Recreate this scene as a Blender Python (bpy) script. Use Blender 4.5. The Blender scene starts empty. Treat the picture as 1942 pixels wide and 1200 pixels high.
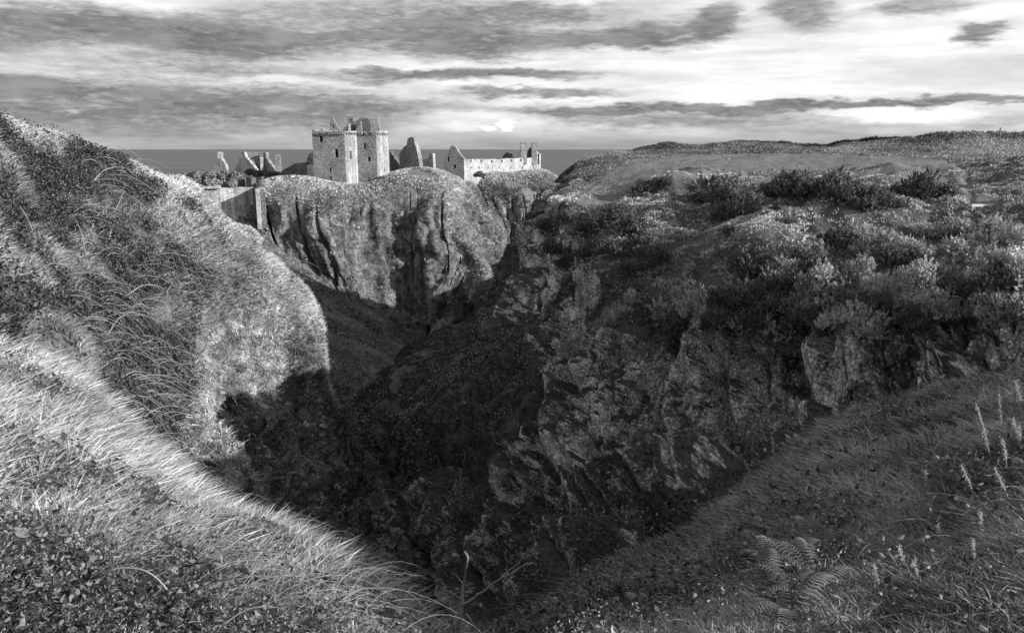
import bpy, math, random
import numpy as np
from mathutils import Vector
random.seed(7); RNG = np.random.default_rng(11)

# ------------------------------------------------------------------ camera, world, sun
EYE = 50.0; FPX = 1524.0
PITCH = math.atan((600-283)/FPX)
scn = bpy.context.scene
cd = bpy.data.cameras.new('camera'); cam = bpy.data.objects.new('camera', cd)
scn.collection.objects.link(cam); scn.camera = cam
cd.sensor_width = 36; cd.lens = 36*FPX/1942; cd.clip_start = 0.1; cd.clip_end = 200000
scn.cycles.max_bounces = 4; scn.cycles.diffuse_bounces = 2; scn.cycles.transmission_bounces = 2
cam.location = (0, 0, EYE); cam.rotation_euler = (math.pi/2-PITCH, 0, 0)
scn.view_settings.view_transform = 'Standard'; scn.view_settings.look = 'None'
scn.view_settings.exposure = 0.4; scn.view_settings.gamma = 1.0

SUN_EL = math.radians(16.5)
SUN_H = np.array([0.875, -0.485]); SUN_H /= np.linalg.norm(SUN_H)
SUNV = np.array([SUN_H[0]*math.cos(SUN_EL), SUN_H[1]*math.cos(SUN_EL), math.sin(SUN_EL)])
sl = bpy.data.lights.new('sun', 'SUN'); sl.energy = 5.0; sl.angle = math.radians(0.5); sl.color = (1, 1, 1)
so = bpy.data.objects.new('sun', sl); scn.collection.objects.link(so)
so.rotation_euler = Vector((-SUNV[0], -SUNV[1], -SUNV[2])).to_track_quat('-Z', 'Y').to_euler()

def ray(px, py):
    d = np.array([px-971.0, FPX*math.cos(PITCH)+(600-py)*math.sin(PITCH), -FPX*math.sin(PITCH)+(600-py)*math.cos(PITCH)])
    return d
def P(px, py, Y):
    d = ray(px, py); return np.array([0, 0, EYE]) + d*(Y/d[1])
def W(px, Y): return P(px, 600, Y)[0]
def project(p):
    q = p-np.array([0, 0, EYE]); c, s = math.cos(PITCH), math.sin(PITCH)
    fw = q[:, 1]*c - q[:, 2]*s; up = q[:, 1]*s + q[:, 2]*c
    fw = np.where(fw < 0.05, 0.05, fw)
    return 971+FPX*q[:, 0]/fw, 600-FPX*up/fw, fw

class NT:
    def __init__(s, tree): s.t = tree; s.n = tree.nodes; s.l = tree.links; s.n.clear()
    def new(s, typ, **kw):
        n = s.n.new(typ)
        for k, v in kw.items(): setattr(n, k, v)
        return n
    def put(s, sock, v):
        if hasattr(v, 'default_value') or hasattr(v, 'is_linked'): s.l.new(v, sock)
        else: sock.default_value = v
    def math(s, op, a, b=None, c=None, clamp=False):
        n = s.new('ShaderNodeMath', operation=op, use_clamp=clamp)
        s.put(n.inputs[0], a)
        if b is not None: s.put(n.inputs[1], b)
        if c is not None: s.put(n.inputs[2], c)
        return n.outputs[0]
    def vmath(s, op, a, b=None):
        n = s.new('ShaderNodeVectorMath', operation=op)
        s.put(n.inputs[0], a)
        if b is not None: s.put(n.inputs[1], b)
        return n.outputs['Value'] if op in ('LENGTH', 'DOT_PRODUCT') else n.outputs[0]
    def mapr(s, v, a, b, c=0.0, d=1.0, smooth=True):
        n = s.new('ShaderNodeMapRange'); n.interpolation_type = 'SMOOTHSTEP' if smooth else 'LINEAR'
        s.put(n.inputs[0], v)
        for i, x in enumerate((a, b, c, d)): s.put(n.inputs[i+1], x)
        return n.outputs[0]
    def noise(s, vec, scale, detail=6, rough=0.55, dist=0.0):
        n = s.new('ShaderNodeTexNoise'); s.put(n.inputs['Vector'], vec)
        n.inputs['Scale'].default_value = scale; n.inputs['Detail'].default_value = detail
        n.inputs['Roughness'].default_value = rough; n.inputs['Distortion'].default_value = dist
        return n.outputs[0]
    def mix(s, f, a, b):
        n = s.new('ShaderNodeMix'); n.data_type = 'FLOAT'
        s.put(n.inputs[0], f); s.put(n.inputs[2], a); s.put(n.inputs[3], b)
        return n.outputs[0]

wd = bpy.data.worlds.new('World'); scn.world = wd; wd.use_nodes = True
w = NT(wd.node_tree)
geo = w.new('ShaderNodeTexCoord').outputs['Generated']
sky = w.new('ShaderNodeTexSky', sky_type='NISHITA'); sky.sun_disc = False
sky.sun_elevation = SUN_EL; sky.sun_rotation = math.atan2(SUN_H[0], SUN_H[1])
skybw = w.new('ShaderNodeRGBToBW'); w.l.new(sky.outputs[0], skybw.inputs[0])
sep = w.new('ShaderNodeSeparateXYZ'); w.l.new(geo, sep.inputs[0])
X, Yv, Z = sep.outputs
hl = w.math('SQRT', w.math('ADD', w.math('MULTIPLY', X, X), w.math('MULTIPLY', Yv, Yv)))
az = w.math('ARCTAN2', X, Yv); el = w.math('DIVIDE', Z, w.math('MAXIMUM', hl, 0.02))
cmb = w.new('ShaderNodeCombineXYZ'); w.l.new(az, cmb.inputs[0]); w.l.new(el, cmb.inputs[1]); ae = cmb.outputs[0]
# cloud layers stretch along the horizon
st = w.vmath('MULTIPLY', ae, (1.0, 4.2, 1.0))
wn = w.new('ShaderNodeTexNoise'); w.l.new(st, wn.inputs['Vector']); wn.inputs['Scale'].default_value = 7; wn.inputs['Detail'].default_value = 7; wn.inputs['Roughness'].default_value = 0.58
warp = w.vmath('MULTIPLY', w.vmath('SUBTRACT', wn.outputs['Color'], (0.5, 0.5, 0.5)), (0.11, 0.036, 0))
wn2 = w.new('ShaderNodeTexNoise'); w.l.new(st, wn2.inputs['Vector']); wn2.inputs['Scale'].default_value = 32; wn2.inputs['Detail'].default_value = 6; wn2.inputs['Roughness'].default_value = 0.6
warp2 = w.vmath('MULTIPLY', w.vmath('SUBTRACT', wn2.outputs['Color'], (0.5, 0.5, 0.5)), (0.045, 0.018, 0))
aw = w.vmath('ADD', w.vmath('ADD', ae, warp), warp2)
def azel(px, py):
    d = ray(px, py); return math.atan2(d[0], d[1]), d[2]/math.hypot(d[0], d[1])
CL = [(60,50,300,46,.75),(330,58,260,40,.6),(430,80,180,24,.7),(620,38,300,46,.55),(760,78,260,32,.75),(960,92,190,24,.6),
 (980,48,230,48,.6),(1160,76,120,20,.8),(1280,62,130,32,.95),(1372,36,48,38,.8),(830,20,340,36,.45),(1522,18,70,34,.85),(1660,18,70,14,.35),
 (1775,8,90,22,.7),(1872,66,46,17,1.0),(330,132,220,24,.6),(480,110,220,30,.45),(930,138,250,13,1.0),(760,146,260,15,.7),(1010,176,200,11,.85),
 (200,190,520,40,.8),(640,196,340,26,.6),(80,162,230,20,.5),(330,232,520,34,.7),(700,226,120,26,.4),(1400,204,520,14,.85),(1240,222,330,22,.6),
 (1740,197,330,10,.65),(1480,236,420,16,.45),(1860,225,180,16,.3),(1150,20,200,26,.35),(1480,62,200,14,.18),(1700,120,300,22,.16),(1300,150,300,14,.16),(100,20,200,26,.3),(560,165,260,10,.4),(-400,80,400,90,.6),(2300,120,300,60,.5),(1100,215,120,12,.5)]
D = None
for (px, py, rx, ry, wt) in CL:
    a0, e0 = azel(px, py); r1 = rx/FPX*1.0; r2 = ry/FPX
    v = w.vmath('LENGTH', w.vmath('MULTIPLY', w.vmath('SUBTRACT', aw, (a0, e0, 0)), (1/r1, 1/r2, 0)))
    m = w.math('MULTIPLY', w.mapr(v, 1.25, 0.35), wt)
    D = m if D is None else w.math('ADD', w.math('MULTIPLY', D, w.math('SUBTRACT', 1.0, w.math('MULTIPLY', m, 0.55))), m)
fine = w.noise(st, 16, 5, 0.6)
thin = w.noise(w.vmath('MULTIPLY', ae, (1.0, 9.0, 1.0)), 5, 4, 0.6)
Dn = w.mapr(w.math('MULTIPLY', D, w.math('ADD', w.mapr(fine, 0.25, 0.75, 0.25, 0.95, False), w.mapr(w.noise(st, 55, 3, 0.65), 0.3, 0.7, 0.1, 0.5, False))), -0.05, 1.05)
hi = w.mapr(el, 0.35, 0.7)                       # overhead sky out of view, darkened as added cloud to deepen the shade
Dn = w.mix(hi, Dn, w.mapr(w.noise(geo, 2.2, 3), 0.3, 0.6, 0.75, 1.0))
clear = w.math('ADD', w.math('MULTIPLY', skybw.outputs[0], 0.03), w.math('MULTIPLY', w.mapr(thin, 0.3, 0.7, 0.50, 0.75), w.mapr(fine, 0.3, 0.7, 0.88, 1.06, False)))
low = w.mapr(el, 0.002, 0.040, 0.52, 0.0)         # duller air just above the horizon
clear = w.math('MULTIPLY', clear, w.math('SUBTRACT', 1.0, low))
dark = w.mix(hi, w.mapr(fine, 0.3, 0.7, 0.12, 0.27), 0.26)
val = w.mix(Dn, clear, dark)
PF = [(960,238,17,11,.9),(925,242,14,7,.6),(880,240,50,9,.4),(1740,222,120,14,.75),(140,211,14,5,.3),(540,205,40,6,.15),(1640,212,80,8,.4)]
for (px, py, rx, ry, wt) in PF:
    a0, e0 = azel(px, py)
    aw3 = w.vmath('ADD', ae, warp2)
    v = w.vmath('LENGTH', w.vmath('MULTIPLY', w.vmath('SUBTRACT', aw3, (a0, e0, 0)), (FPX/rx, FPX/ry, 0)))
    val = w.mix(w.math('MULTIPLY', w.mapr(v, 1.2, 0.4), wt), val, 0.95)
val = w.mix(w.mapr(el, 0.0, -0.01), val, 0.12)
wc = w.new('ShaderNodeCombineColor')
for i in range(3): w.l.new(val, wc.inputs[i])
bg = w.new('ShaderNodeBackground'); bg.inputs[1].default_value = 1.0; w.l.new(wc.outputs[0], bg.inputs[0])
wo = w.new('ShaderNodeOutputWorld'); w.l.new(bg.outputs[0], wo.inputs[0])

# ------------------------------------------------------------------ helpers
def nz3(p, seed=0):
    p = np.asarray(p, dtype=np.float64); i = np.floor(p).astype(np.int64); f = p-i; u = f*f*(3-2*f)
    def h(ix, iy, iz):
        n = (ix*374761393 + iy*668265263 + iz*2147483647 + seed*974711) & 0x7fffffff
        n = ((n ^ (n >> 13))*1274126177) & 0x7fffffff
        n = (n ^ (n >> 16)) & 0xffff
        return n/32767.5-1.0
    x, y, z = i[..., 0], i[..., 1], i[..., 2]; a, b, c = u[..., 0], u[..., 1], u[..., 2]
    def lp(s, t, k): return s+(t-s)*k
    return lp(lp(lp(h(x,y,z), h(x+1,y,z), a), lp(h(x,y+1,z), h(x+1,y+1,z), a), b),
              lp(lp(h(x,y,z+1), h(x+1,y,z+1), a), lp(h(x,y+1,z+1), h(x+1,y+1,z+1), a), b), c)
def fbm(p, sc, octv=4, seed=0, gain=0.5, st=(1, 1, 1)):
    q = np.asarray(p)*np.array(st)/sc; r = 0; a = 1.0; t = 0
    for o in range(octv): r = r + a*nz3(q+o*17.3, seed+o); t += a; a *= gain; q = q*2.03
    return r/t*1.6
def ridged(p, sc, octv=3, seed=0, st=(1, 1, 1)):
    q = np.asarray(p)*np.array(st)/sc; r = 0; a = 1.0; t = 0
    for o in range(octv): r = r+a*(1-np.abs(nz3(q+o*9.1, seed+o))*2.0); t += a; a *= 0.5; q = q*2.1
    return r/t
def sstep(a, b, x):
    t = np.clip((x-a)/(b-a), 0, 1); return t*t*(3-2*t)

def link(o, parent=None):
    scn.collection.objects.link(o)
    if parent is not None: o.parent = parent
    return o
def mesh_np(name, V, F, mat, parent=None, smooth=True, attrs=None):
    """V (n,3); F list of index arrays (m,k)"""
    me = bpy.data.meshes.new(name)
    V = np.ascontiguousarray(V, dtype=np.float32)
    if isinstance(F, np.ndarray): F = [F]
    me.vertices.add(len(V)); me.vertices.foreach_set('co', V.ravel())
    idx = np.concatenate([f.ravel() for f in F]).astype(np.int32)
    ls = []; s = 0
    for f in F: ls.append(s+np.arange(len(f))*f.shape[1]); s += f.size
    ls = np.concatenate(ls).astype(np.int32)
    me.loops.add(len(idx)); me.loops.foreach_set('vertex_index', idx)
    me.polygons.add(len(ls)); me.polygons.foreach_set('loop_start', ls)
    me.update(calc_edges=True)
    me.polygons.foreach_set('use_smooth', np.full(len(ls), smooth))
    for k, v in (attrs or {}).items():
        at = me.attributes.new(k, 'FLOAT', 'POINT'); at.data.foreach_set('value', np.ascontiguousarray(v, dtype=np.float32))
    me.materials.append(mat); me.validate()
    return link(bpy.data.objects.new(name, me), parent)
def tag(o, label=None, cat=None, group=None, kind=None):
    if label: o['label'] = label
    if cat: o['category'] = cat
    if group: o['group'] = group
    if kind: o['kind'] = kind
    return o
def empty(name, loc, rz=0.0):
    o = bpy.data.objects.new(name, None); o.location = loc; o.rotation_euler = (0, 0, rz); o.empty_display_size = 0.3
    return link(o)
class MB:
    def __init__(s): s.v = []; s.f = {}
    def add(s, verts, faces):
        b = sum(len(x) for x in s.v); s.v.append(np.array(verts, float))
        for f in faces: s.f.setdefault(len(f), []).append([b+i for i in f])
    def box(s, c, size, rz=0, taper=1.0):
        x, y, z = np.array(size)/2; R = np.array([[math.cos(rz), -math.sin(rz)], [math.sin(rz), math.cos(rz)]])
        vs = []
        for dz, k in ((-z, 1.0), (z, taper)):
            for a, b in ((-x, -y), (x, -y), (x, y), (-x, y)):
                q = R@np.array([a*k, b*k]); vs.append((c[0]+q[0], c[1]+q[1], c[2]+dz))
        s.add(vs, [(0,3,2,1),(4,5,6,7),(0,1,5,4),(1,2,6,5),(2,3,7,6),(3,0,4,7)])
    def tube(s, pts, rad, n=6):
        pts = np.array(pts, float); k = len(pts); rad = np.broadcast_to(rad, (k,)); vs = []
        for i in range(k):
            t = pts[min(i+1, k-1)]-pts[max(i-1, 0)]; t /= np.linalg.norm(t)+1e-9
            a = np.cross(t, (0.3, 0.1, 1.0)); a /= np.linalg.norm(a)+1e-9; b = np.cross(t, a)
            for j in range(n):
                an = 2*math.pi*j/n; vs.append(pts[i]+rad[i]*(a*math.cos(an)+b*math.sin(an)))
        fs = [(i*n+j, i*n+(j+1) % n, (i+1)*n+(j+1) % n, (i+1)*n+j) for i in range(k-1) for j in range(n)]
        fs += [tuple(range(n))[::-1], tuple((k-1)*n+j for j in range(n))]
        s.add(vs, fs)
    def build(s, name, mat, parent=None, smooth=False, origin=(0, 0, 0)):
        V = np.concatenate(s.v)-np.array(origin)
        return mesh_np(name, V, [np.array(x) for x in s.f.values()], mat, parent, smooth)

# ------------------------------------------------------------------ materials (all grey: the photograph is black and white)
def new_mat(name):
    m = bpy.data.materials.new(name); m.use_nodes = True; n = NT(m.node_tree)
    bs = n.new('ShaderNodeBsdfPrincipled'); out = n.new('ShaderNodeOutputMaterial'); n.l.new(bs.outputs[0], out.inputs[0])
    bs.inputs['Roughness'].default_value = 0.85; bs.inputs['Specular IOR Level'].default_value = 0.2
    return m, n, bs, out
def grey(n, bs, v):
    c = n.new('ShaderNodeCombineColor')
    for i in range(3): n.l.new(v, c.inputs[i])
    n.l.new(c.outputs[0], bs.inputs['Base Color']); return c.outputs[0]
def attr(n, k):
    a = n.new('ShaderNodeAttribute'); a.attribute_name = k; return a.outputs['Fac']
def bump(n, bs, h, strength, dist):
    b = n.new('ShaderNodeBump'); b.inputs['Strength'].default_value = strength; b.inputs['Distance'].default_value = dist
    n.l.new(h, b.inputs['Height']); n.l.new(b.outputs[0], bs.inputs['Normal'])

def terrain_mat(name, s=1.0, g=(0.10, 0.30), r=(0.05, 0.30), earth=0.28, dk=0.035, pebhi=2.1):
    """s: size scale of the surface detail in metres"""
    m, n, bs, out = new_mat(name)
    pos = n.new('ShaderNodeNewGeometry').outputs['Position']
    med = n.noise(pos, 1.6/s, 4, 0.65); fin = n.noise(pos, 9.0/s, 5, 0.7)
    gr = n.mapr(n.math('ADD', n.math('MULTIPLY', fin, 0.6), n.math('MULTIPLY', med, 0.4)), 0.36, 0.64, g[0], g[1], False)
    v1 = n.new('ShaderNodeTexVoronoi'); v1.feature = 'F1'; v1.inputs['Scale'].default_value = 14.0/s; n.l.new(pos, v1.inputs['Vector']); v1.inputs['Randomness'].default_value = 1
    cobble = n.mapr(v1.outputs['Distance'], 0.2, 0.75, 1.0, 0.5)
    sp = n.new('ShaderNodeSeparateColor'); n.l.new(v1.outputs['Color'], sp.inputs[0])
    peb = n.mapr(sp.outputs[0], 0.7, 1.0, 0.85, pebhi, False)
    big = n.noise(n.vmath('MULTIPLY', pos, (1.0, 1.0, 0.45)), 0.45/s, 4, 0.6)
    rk = n.mapr(n.math('ADD', n.math('MULTIPLY', fin, 0.35), n.math('ADD', n.math('MULTIPLY', med, 0.35), n.math('MULTIPLY', big, 0.3))), 0.42, 0.58, r[0], r[1], False)
    strk = n.mapr(n.noise(n.vmath('MULTIPLY', pos, (1.0, 1.0, 0.10)), 1.1/s, 4, 0.6), 0.35, 0.65, 0.55, 1.25)
    rk = n.math('MULTIPLY', n.math('MULTIPLY', rk, strk), n.math('MULTIPLY', cobble, peb), None, True)
    br = n.mapr(fin, 0.4, 0.65, dk*0.5, dk*1.8, False)
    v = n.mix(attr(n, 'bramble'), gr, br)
    v = n.mix(n.mapr(attr(n, 'rock'), 0.35, 0.65), v, rk)
    v = n.mix(attr(n, 'path'), v, n.mapr(fin, 0.3, 0.7, earth*0.75, earth*1.15, False))
    grey(n, bs, v)
    h = n.math('ADD', n.math('MULTIPLY', fin, 0.5), n.math('ADD', n.math('MULTIPLY', med, 0.6), n.math('MULTIPLY', cobble, n.math('MULTIPLY', attr(n, 'rock'), 0.35))))
    bump(n, bs, h, 0.9, 0.28*s)
    return m
def blade_mat(name, lo, hi, trans=0.25, rough=0.7):
    m, n, bs, out = new_mat(name)
    pos = n.new('ShaderNodeNewGeometry').outputs['Position']
    v = n.mapr(attr(n, 'tone'), 0.0, 1.0, lo, hi, False)
    v = n.math('MULTIPLY', v, n.mapr(n.noise(pos, 0.9, 4), 0.3, 0.7, 0.8, 1.15, False))
    c = grey(n, bs, v); bs.inputs['Roughness'].default_value = rough
    if trans:
        t = n.new('ShaderNodeBsdfTranslucent'); n.l.new(c, t.inputs[0])
        mx = n.new('ShaderNodeMixShader'); mx.inputs[0].default_value = trans
        n.l.new(bs.outputs[0], mx.inputs[1]); n.l.new(t.outputs[0], mx.inputs[2]); n.l.new(mx.outputs[0], out.inputs[0])
    return m
def stone_mat(name, lo, hi, sc=1.0, streak=0.0):
    m, n, bs, out = new_mat(name)
    pos = n.new('ShaderNodeNewGeometry').outputs['Position']
    p2 = n.vmath('MULTIPLY', pos, (1.0, 1.0, 1.8))
    v1 = n.new('ShaderNodeTexVoronoi'); v1.feature = 'F1'; v1.inputs['Scale'].default_value = 3.6/sc; n.l.new(p2, v1.inputs['Vector'])
    sp = n.new('ShaderNodeSeparateColor'); n.l.new(v1.outputs['Color'], sp.inputs[0])
    joint = n.mapr(v1.outputs['Distance'], 0.35, 0.75, 1.0, 0.45)
    fin = n.noise(pos, 3.2, 6, 0.7); big = n.noise(pos, 0.28, 5, 0.6)
    v = n.mapr(n.math('ADD', n.math('MULTIPLY', sp.outputs[0], 0.45), n.math('MULTIPLY', fin, 0.55)), 0.15, 0.8, lo, hi, False)
    v = n.math('MULTIPLY', v, n.math('MULTIPLY', joint, n.mapr(n.math('ADD', n.math('MULTIPLY', big, 0.6), n.math('MULTIPLY', n.noise(pos, 1.1, 4, 0.7), 0.4)), 0.35, 0.65, 0.55, 1.25, False)))
    if streak:
        sn = n.noise(n.vmath('MULTIPLY', pos, (1.0, 1.0, 0.06)), 1.5, 5, 0.65)
        v = n.math('MULTIPLY', v, n.mapr(sn, 0.42, 0.62, 1.0-streak, 1.05))
    grey(n, bs, v)
    bump(n, bs, n.math('ADD', fin, n.math('MULTIPLY', joint, 0.6)), 0.8, 0.12)
    return m
def plain_mat(name, a, b, sc=8.0, rough=0.8):
    m, n, bs, out = new_mat(name)
    pos = n.new('ShaderNodeTexCoord').outputs['Object']
    grey(n, bs, n.mapr(n.noise(pos, sc, 5, 0.6), 0.3, 0.7, a, b, False)); bs.inputs['Roughness'].default_value = rough
    return m
M_hill = terrain_mat('hillside_ground', 1.0, (0.04, 0.28), (0.10, 0.62), pebhi=1.6)
M_near = terrain_mat('bank_ground', 0.25, (0.015, 0.09), (0.05, 0.3))
M_cliff = terrain_mat('cliff_ground', 1.0, (0.03, 0.14), (0.05, 0.95), earth=0.2, dk=0.075, pebhi=2.2)
M_castle = terrain_mat('castle_rock_ground', 2.0, (0.07, 0.30), (0.07, 0.40), pebhi=2.0)
M_plat = terrain_mat('plateau_ground', 1.6, (0.12, 0.34), (0.05, 0.3), earth=0.21)
M_straw = blade_mat('dry_grass', 0.10, 0.95); M_turf = blade_mat('short_turf', 0.10, 0.50)
M_green = blade_mat('green_grass', 0.03, 0.55)
M_darkgrass = blade_mat('turf_painted_shade', 0.03, 0.17)  # dark turf copy, carries the shade of slopes turned from the sun
M_leaf = blade_mat('bramble_leaf', 0.025, 0.34, 0.15, 0.45); M_leafd = blade_mat('dark_bramble_leaf', 0.012, 0.17, 0.15, 0.45); M_leafn = blade_mat('bramble_leaf_near', 0.04, 0.30, 0.15, 0.4)
M_gorse = blade_mat('gorse_foliage', 0.015, 0.19, 0.1, 0.6)
M_gorsep = blade_mat('pale_gorse_foliage', 0.05, 0.66, 0.1, 0.6)
M_fern = blade_mat('fern_frond', 0.09, 0.26, 0.2)
M_ivy = blade_mat('ivy_leaf', 0.05, 0.34, 0.1, 0.5)
M_bark = plain_mat('bark', 0.10, 0.22, 12); M_pale = plain_mat('bleached_wood', 0.35, 0.6, 10)
M_cane = plain_mat('bramble_cane', 0.12, 0.45, 3); M_seed = blade_mat('seed_head', 0.2, 0.6, 0.1)
M_stone = stone_mat('rubble_stone', 0.17, 0.48, 1.0, 0.0); M_stoneS = stone_mat('streaked_sunlit_stone', 0.40, 0.85, 1.0, 0.4)  # streaked stone also brightens the keep's sunward faces, light in the colour
M_white = stone_mat('pale_sunlit_stone', 0.28, 0.72, 0.9); M_dstone = stone_mat('dark_stone', 0.06, 0.26, 1.2)  # pale stone also puts sunlight into the range front and buttress side
M_innershade = plain_mat('inner_shade_panel', 0.004, 0.008)  # near-black colour standing for interior shade
m, n, bs, out = new_mat('sea_water'); M_sea = m
pos = n.new('ShaderNodeNewGeometry').outputs['Position']
grey(n, bs, n.mapr(n.noise(n.vmath('MULTIPLY', pos, (0.15, 1.0, 1.0)), 0.006, 8, 0.7), 0.35, 0.65, 0.050, 0.115, False))
bs.inputs['Roughness'].default_value = 0.45; bs.inputs['Specular IOR Level'].default_value = 0.12
bump(n, bs, n.noise(n.vmath('MULTIPLY', pos, (0.5, 1.0, 1.0)), 0.12, 6, 0.7), 0.5, 2.0)

# ------------------------------------------------------------------ terrain patches
def cr(A, n, axis):
    A = np.moveaxis(A, axis, 0); k = len(A)
    t = np.linspace(0, k-1, n); i = np.clip(np.floor(t).astype(int), 0, k-2); f = (t-i)[(...,)+(None,)*(A.ndim-1)]
    E = np.concatenate([2*A[:1]-A[1:2], A, 2*A[-1:]-A[-2:-1]])
    p0, p1, p2, p3 = E[i], E[i+1], E[i+2], E[i+3]
    r = p1+0.5*f*((p2-p0)*0.9+f*((2*p0-5*p1+4*p2-p3)+f*(3*(p1-p2)+p3-p0)))
    r = p1+f*(0.5*(p2-p0)+f*((p0-2.5*p1+2*p2-0.5*p3)+f*(1.5*(p1-p2)+0.5*(p3-p0))))
    return np.moveaxis(r, 0, axis)
def normals(G):
    du = np.gradient(G, axis=1); dv = np.gradient(G, axis=0)
    N = np.cross(du, dv); N /= np.linalg.norm(N, axis=-1, keepdims=True)+1e-9
    s = np.sign(np.median(N[..., 2])); return N*(s if s else 1)
def grid_faces(r, c):
    i = np.arange(r*c).reshape(r, c); return np.stack([i[:-1, :-1], i[:-1, 1:], i[1:, 1:], i[1:, :-1]], -1).reshape(-1, 4)
class Patch: pass
def patch(name, ctrl, nr, nc, mat, disp, masks, label, cat='hill'):
    C = np.array(ctrl, float)           # rows, cols, (x,y,z,rock)
    A = cr(cr(C, nr, 0), nc, 1)
    G = A[..., :3]; rock = np.clip(A[..., 3], 0, 1)
    N = normals(G)
    rock = np.clip(rock + 0.45*fbm(G, 5.0 if name != 'castle_headland' else 16.0, 4, 3)*sstep(0.02, 0.2, rock), 0, 1)
    kk = np.broadcast_to(np.linspace(0, C.shape[0]-1, nr)[:, None], (nr, nc)); vv = np.broadcast_to(np.linspace(0, C.shape[1]-1, nc)[None], (nr, nc))
    G2 = disp(G, N, rock, kk, vv)
    N2 = normals(G2); N2 *= np.sign((N2*N).sum(-1, keepdims=True))
    at = masks(G2, N2, rock)
    at = {k: np.clip(np.broadcast_to(v, rock.shape), 0, 1) for k, v in at.items()}
    for k in ('rock', 'bramble', 'path'): at.setdefault(k, np.zeros_like(rock))
    o = mesh_np(name, G2.reshape(-1, 3), grid_faces(nr, nc), mat, attrs={k: v.ravel() for k, v in at.items()})
    tag(o, label, cat, kind='structure')
    p = Patch(); p.G = G2; p.N = N2; p.at = at; p.nr = nr; p.nc = nc; p.o = o
    return p
def samp(p, n, u0=0, u1=1, v0=0, v1=1, margin=120, pw=1.0):
    v = RNG.uniform(v0, v1, n)*(p.nr-1.001); u = (u0+(u1-u0)*RNG.random(n)**pw)*(p.nc-1.001)
    i = v.astype(int); j = u.astype(int); a = (v-i)[:, None]; b = (u-j)[:, None]
    def bl(A):
        if A.ndim == 2: A = A[..., None]
        return (A[i, j]*(1-a)+A[i+1, j]*a)*(1-b)+(A[i, j+1]*(1-a)+A[i+1, j+1]*a)*b
    pos = bl(p.G); nn = bl(p.N); at = {k: bl(x)[:, 0] for k, x in p.at.items()}
    sx, sy, fw = project(pos)
    ok = (sx > -margin) & (sx < 1942+margin) & (sy > 150) & (sy < 1200+margin*1.6) & (fw > 0.6)
    vd = pos-np.array([0, 0, EYE]); vd /= np.linalg.norm(vd, axis=1, keepdims=True)
    ok &= ((nn*vd).sum(1) < 0.35)
    return pos[ok], nn[ok], {k: x[ok] for k, x in at.items()}, sx[ok], sy[ok], fw[ok]

def tufts(p, q, f, tone, k, spread):
    """k blades round each root, fanning outwards"""
    n = len(p); an = RNG.uniform(0, 2*np.pi, n*k); r = np.sqrt(RNG.random(n*k))
    o_ = np.stack([np.cos(an), np.sin(an), np.zeros(n*k)], 1)*r[:, None]
    sp = np.repeat(np.broadcast_to(spread, (n,)), k)[:, None]; Q = np.repeat(q, k, 0)
    o_ = o_-Q*(o_*Q).sum(1, keepdims=True)
    return np.repeat(p, k, 0)+o_*sp, Q, np.repeat(f, k), np.clip(np.repeat(tone, k)+RNG.normal(0, .17, n*k), 0, 1), o_
def blades(name, root, nrm, h, wd_, tone, mat, lean=(0, 0, 0), leanr=0.5, droop=0.4, upw=0.7, down=0.5, kind='stuff', label='', cat='grass', fan=None, comb=0.9):
    n = len(root); h = np.broadcast_to(h, (n,)).copy(); wd_ = np.broadcast_to(wd_, (n,))
    g = nrm*np.array([1, 1, 0]); t = nrm*(1-upw)+np.array([0, 0, upw])+np.array(lean)+RNG.normal(0, leanr, (n, 3))*np.array([1, 1, .35])
    t = t+g*down
    # neighbouring blades comb the same way
    wv = np.stack([fbm(root, 1.6, 2, 51), fbm(root, 1.6, 2, 52), np.zeros(n)], 1)*comb; t = t+wv
    if fan is not None: t = t+fan
    t /= np.linalg.norm(t, axis=1, keepdims=True)
    an = RNG.uniform(0, 2*np.pi, n); s = np.stack([np.cos(an), np.sin(an), RNG.normal(0, .2, n)], 1)
    s -= t*(s*t).sum(1, keepdims=True); s /= np.linalg.norm(s, axis=1, keepdims=True)+1e-9
    hh = h[:, None]; ww = wd_[:, None]/2
    dr = (t*np.array([1, 1, 0])+g*0.15)*droop - np.array([0, 0, 1])*droop*0.45
    b = root-nrm*0.03*hh; mid = b+t*hh*0.55+dr*hh*0.15; tip = b+t*hh+dr*hh*0.6
    V = np.stack([b-s*ww, b+s*ww, mid+s*ww*0.8, mid-s*ww*0.8, tip], 1).reshape(-1, 3)
    i = np.arange(n)*5
    Q = np.stack([i, i+1, i+2, i+3], 1); T = np.stack([i+3, i+2, i+4], 1)
    o = mesh_np(name, V, [Q, T], mat, smooth=False, attrs={'tone': np.repeat(tone, 5)})
    if kind: tag(o, label, cat, kind=kind)
    return o
def leaves(name, c, nrm, size, tone, mat, kind='stuff', label='', cat='brambles', rand=0.8, parent=None):
    n = len(c); size = np.broadcast_to(size, (n,))[:, None]
    N = nrm+RNG.normal(0, rand, (n, 3)); N /= np.linalg.norm(N, axis=1, keepdims=True)
    r = RNG.normal(0, 1, (n, 3)); a = np.cross(N, r); a /= np.linalg.norm(a, axis=1, keepdims=True)+1e-9; b = np.cross(N, a)
    f = N*size*0.12
    V = np.stack([c-a*size*.5, c-a*size*.12+b*size*.3-f, c+a*size*.22+b*size*.24-f, c+a*size*.55, c+a*size*.22-b*size*.24-f, c-a*size*.12-b*size*.3-f], 1).reshape(-1, 3)
    i = np.arange(n)*6; Q = np.concatenate([np.stack([i, i+1, i+2, i+3], 1), np.stack([i, i+3, i+4, i+5], 1)])
    o = mesh_np(name, V, Q, mat, parent=parent, smooth=False, attrs={'tone': np.repeat(tone, 6)})
    if kind: tag(o, label, cat, kind=kind)
    return o
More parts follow.
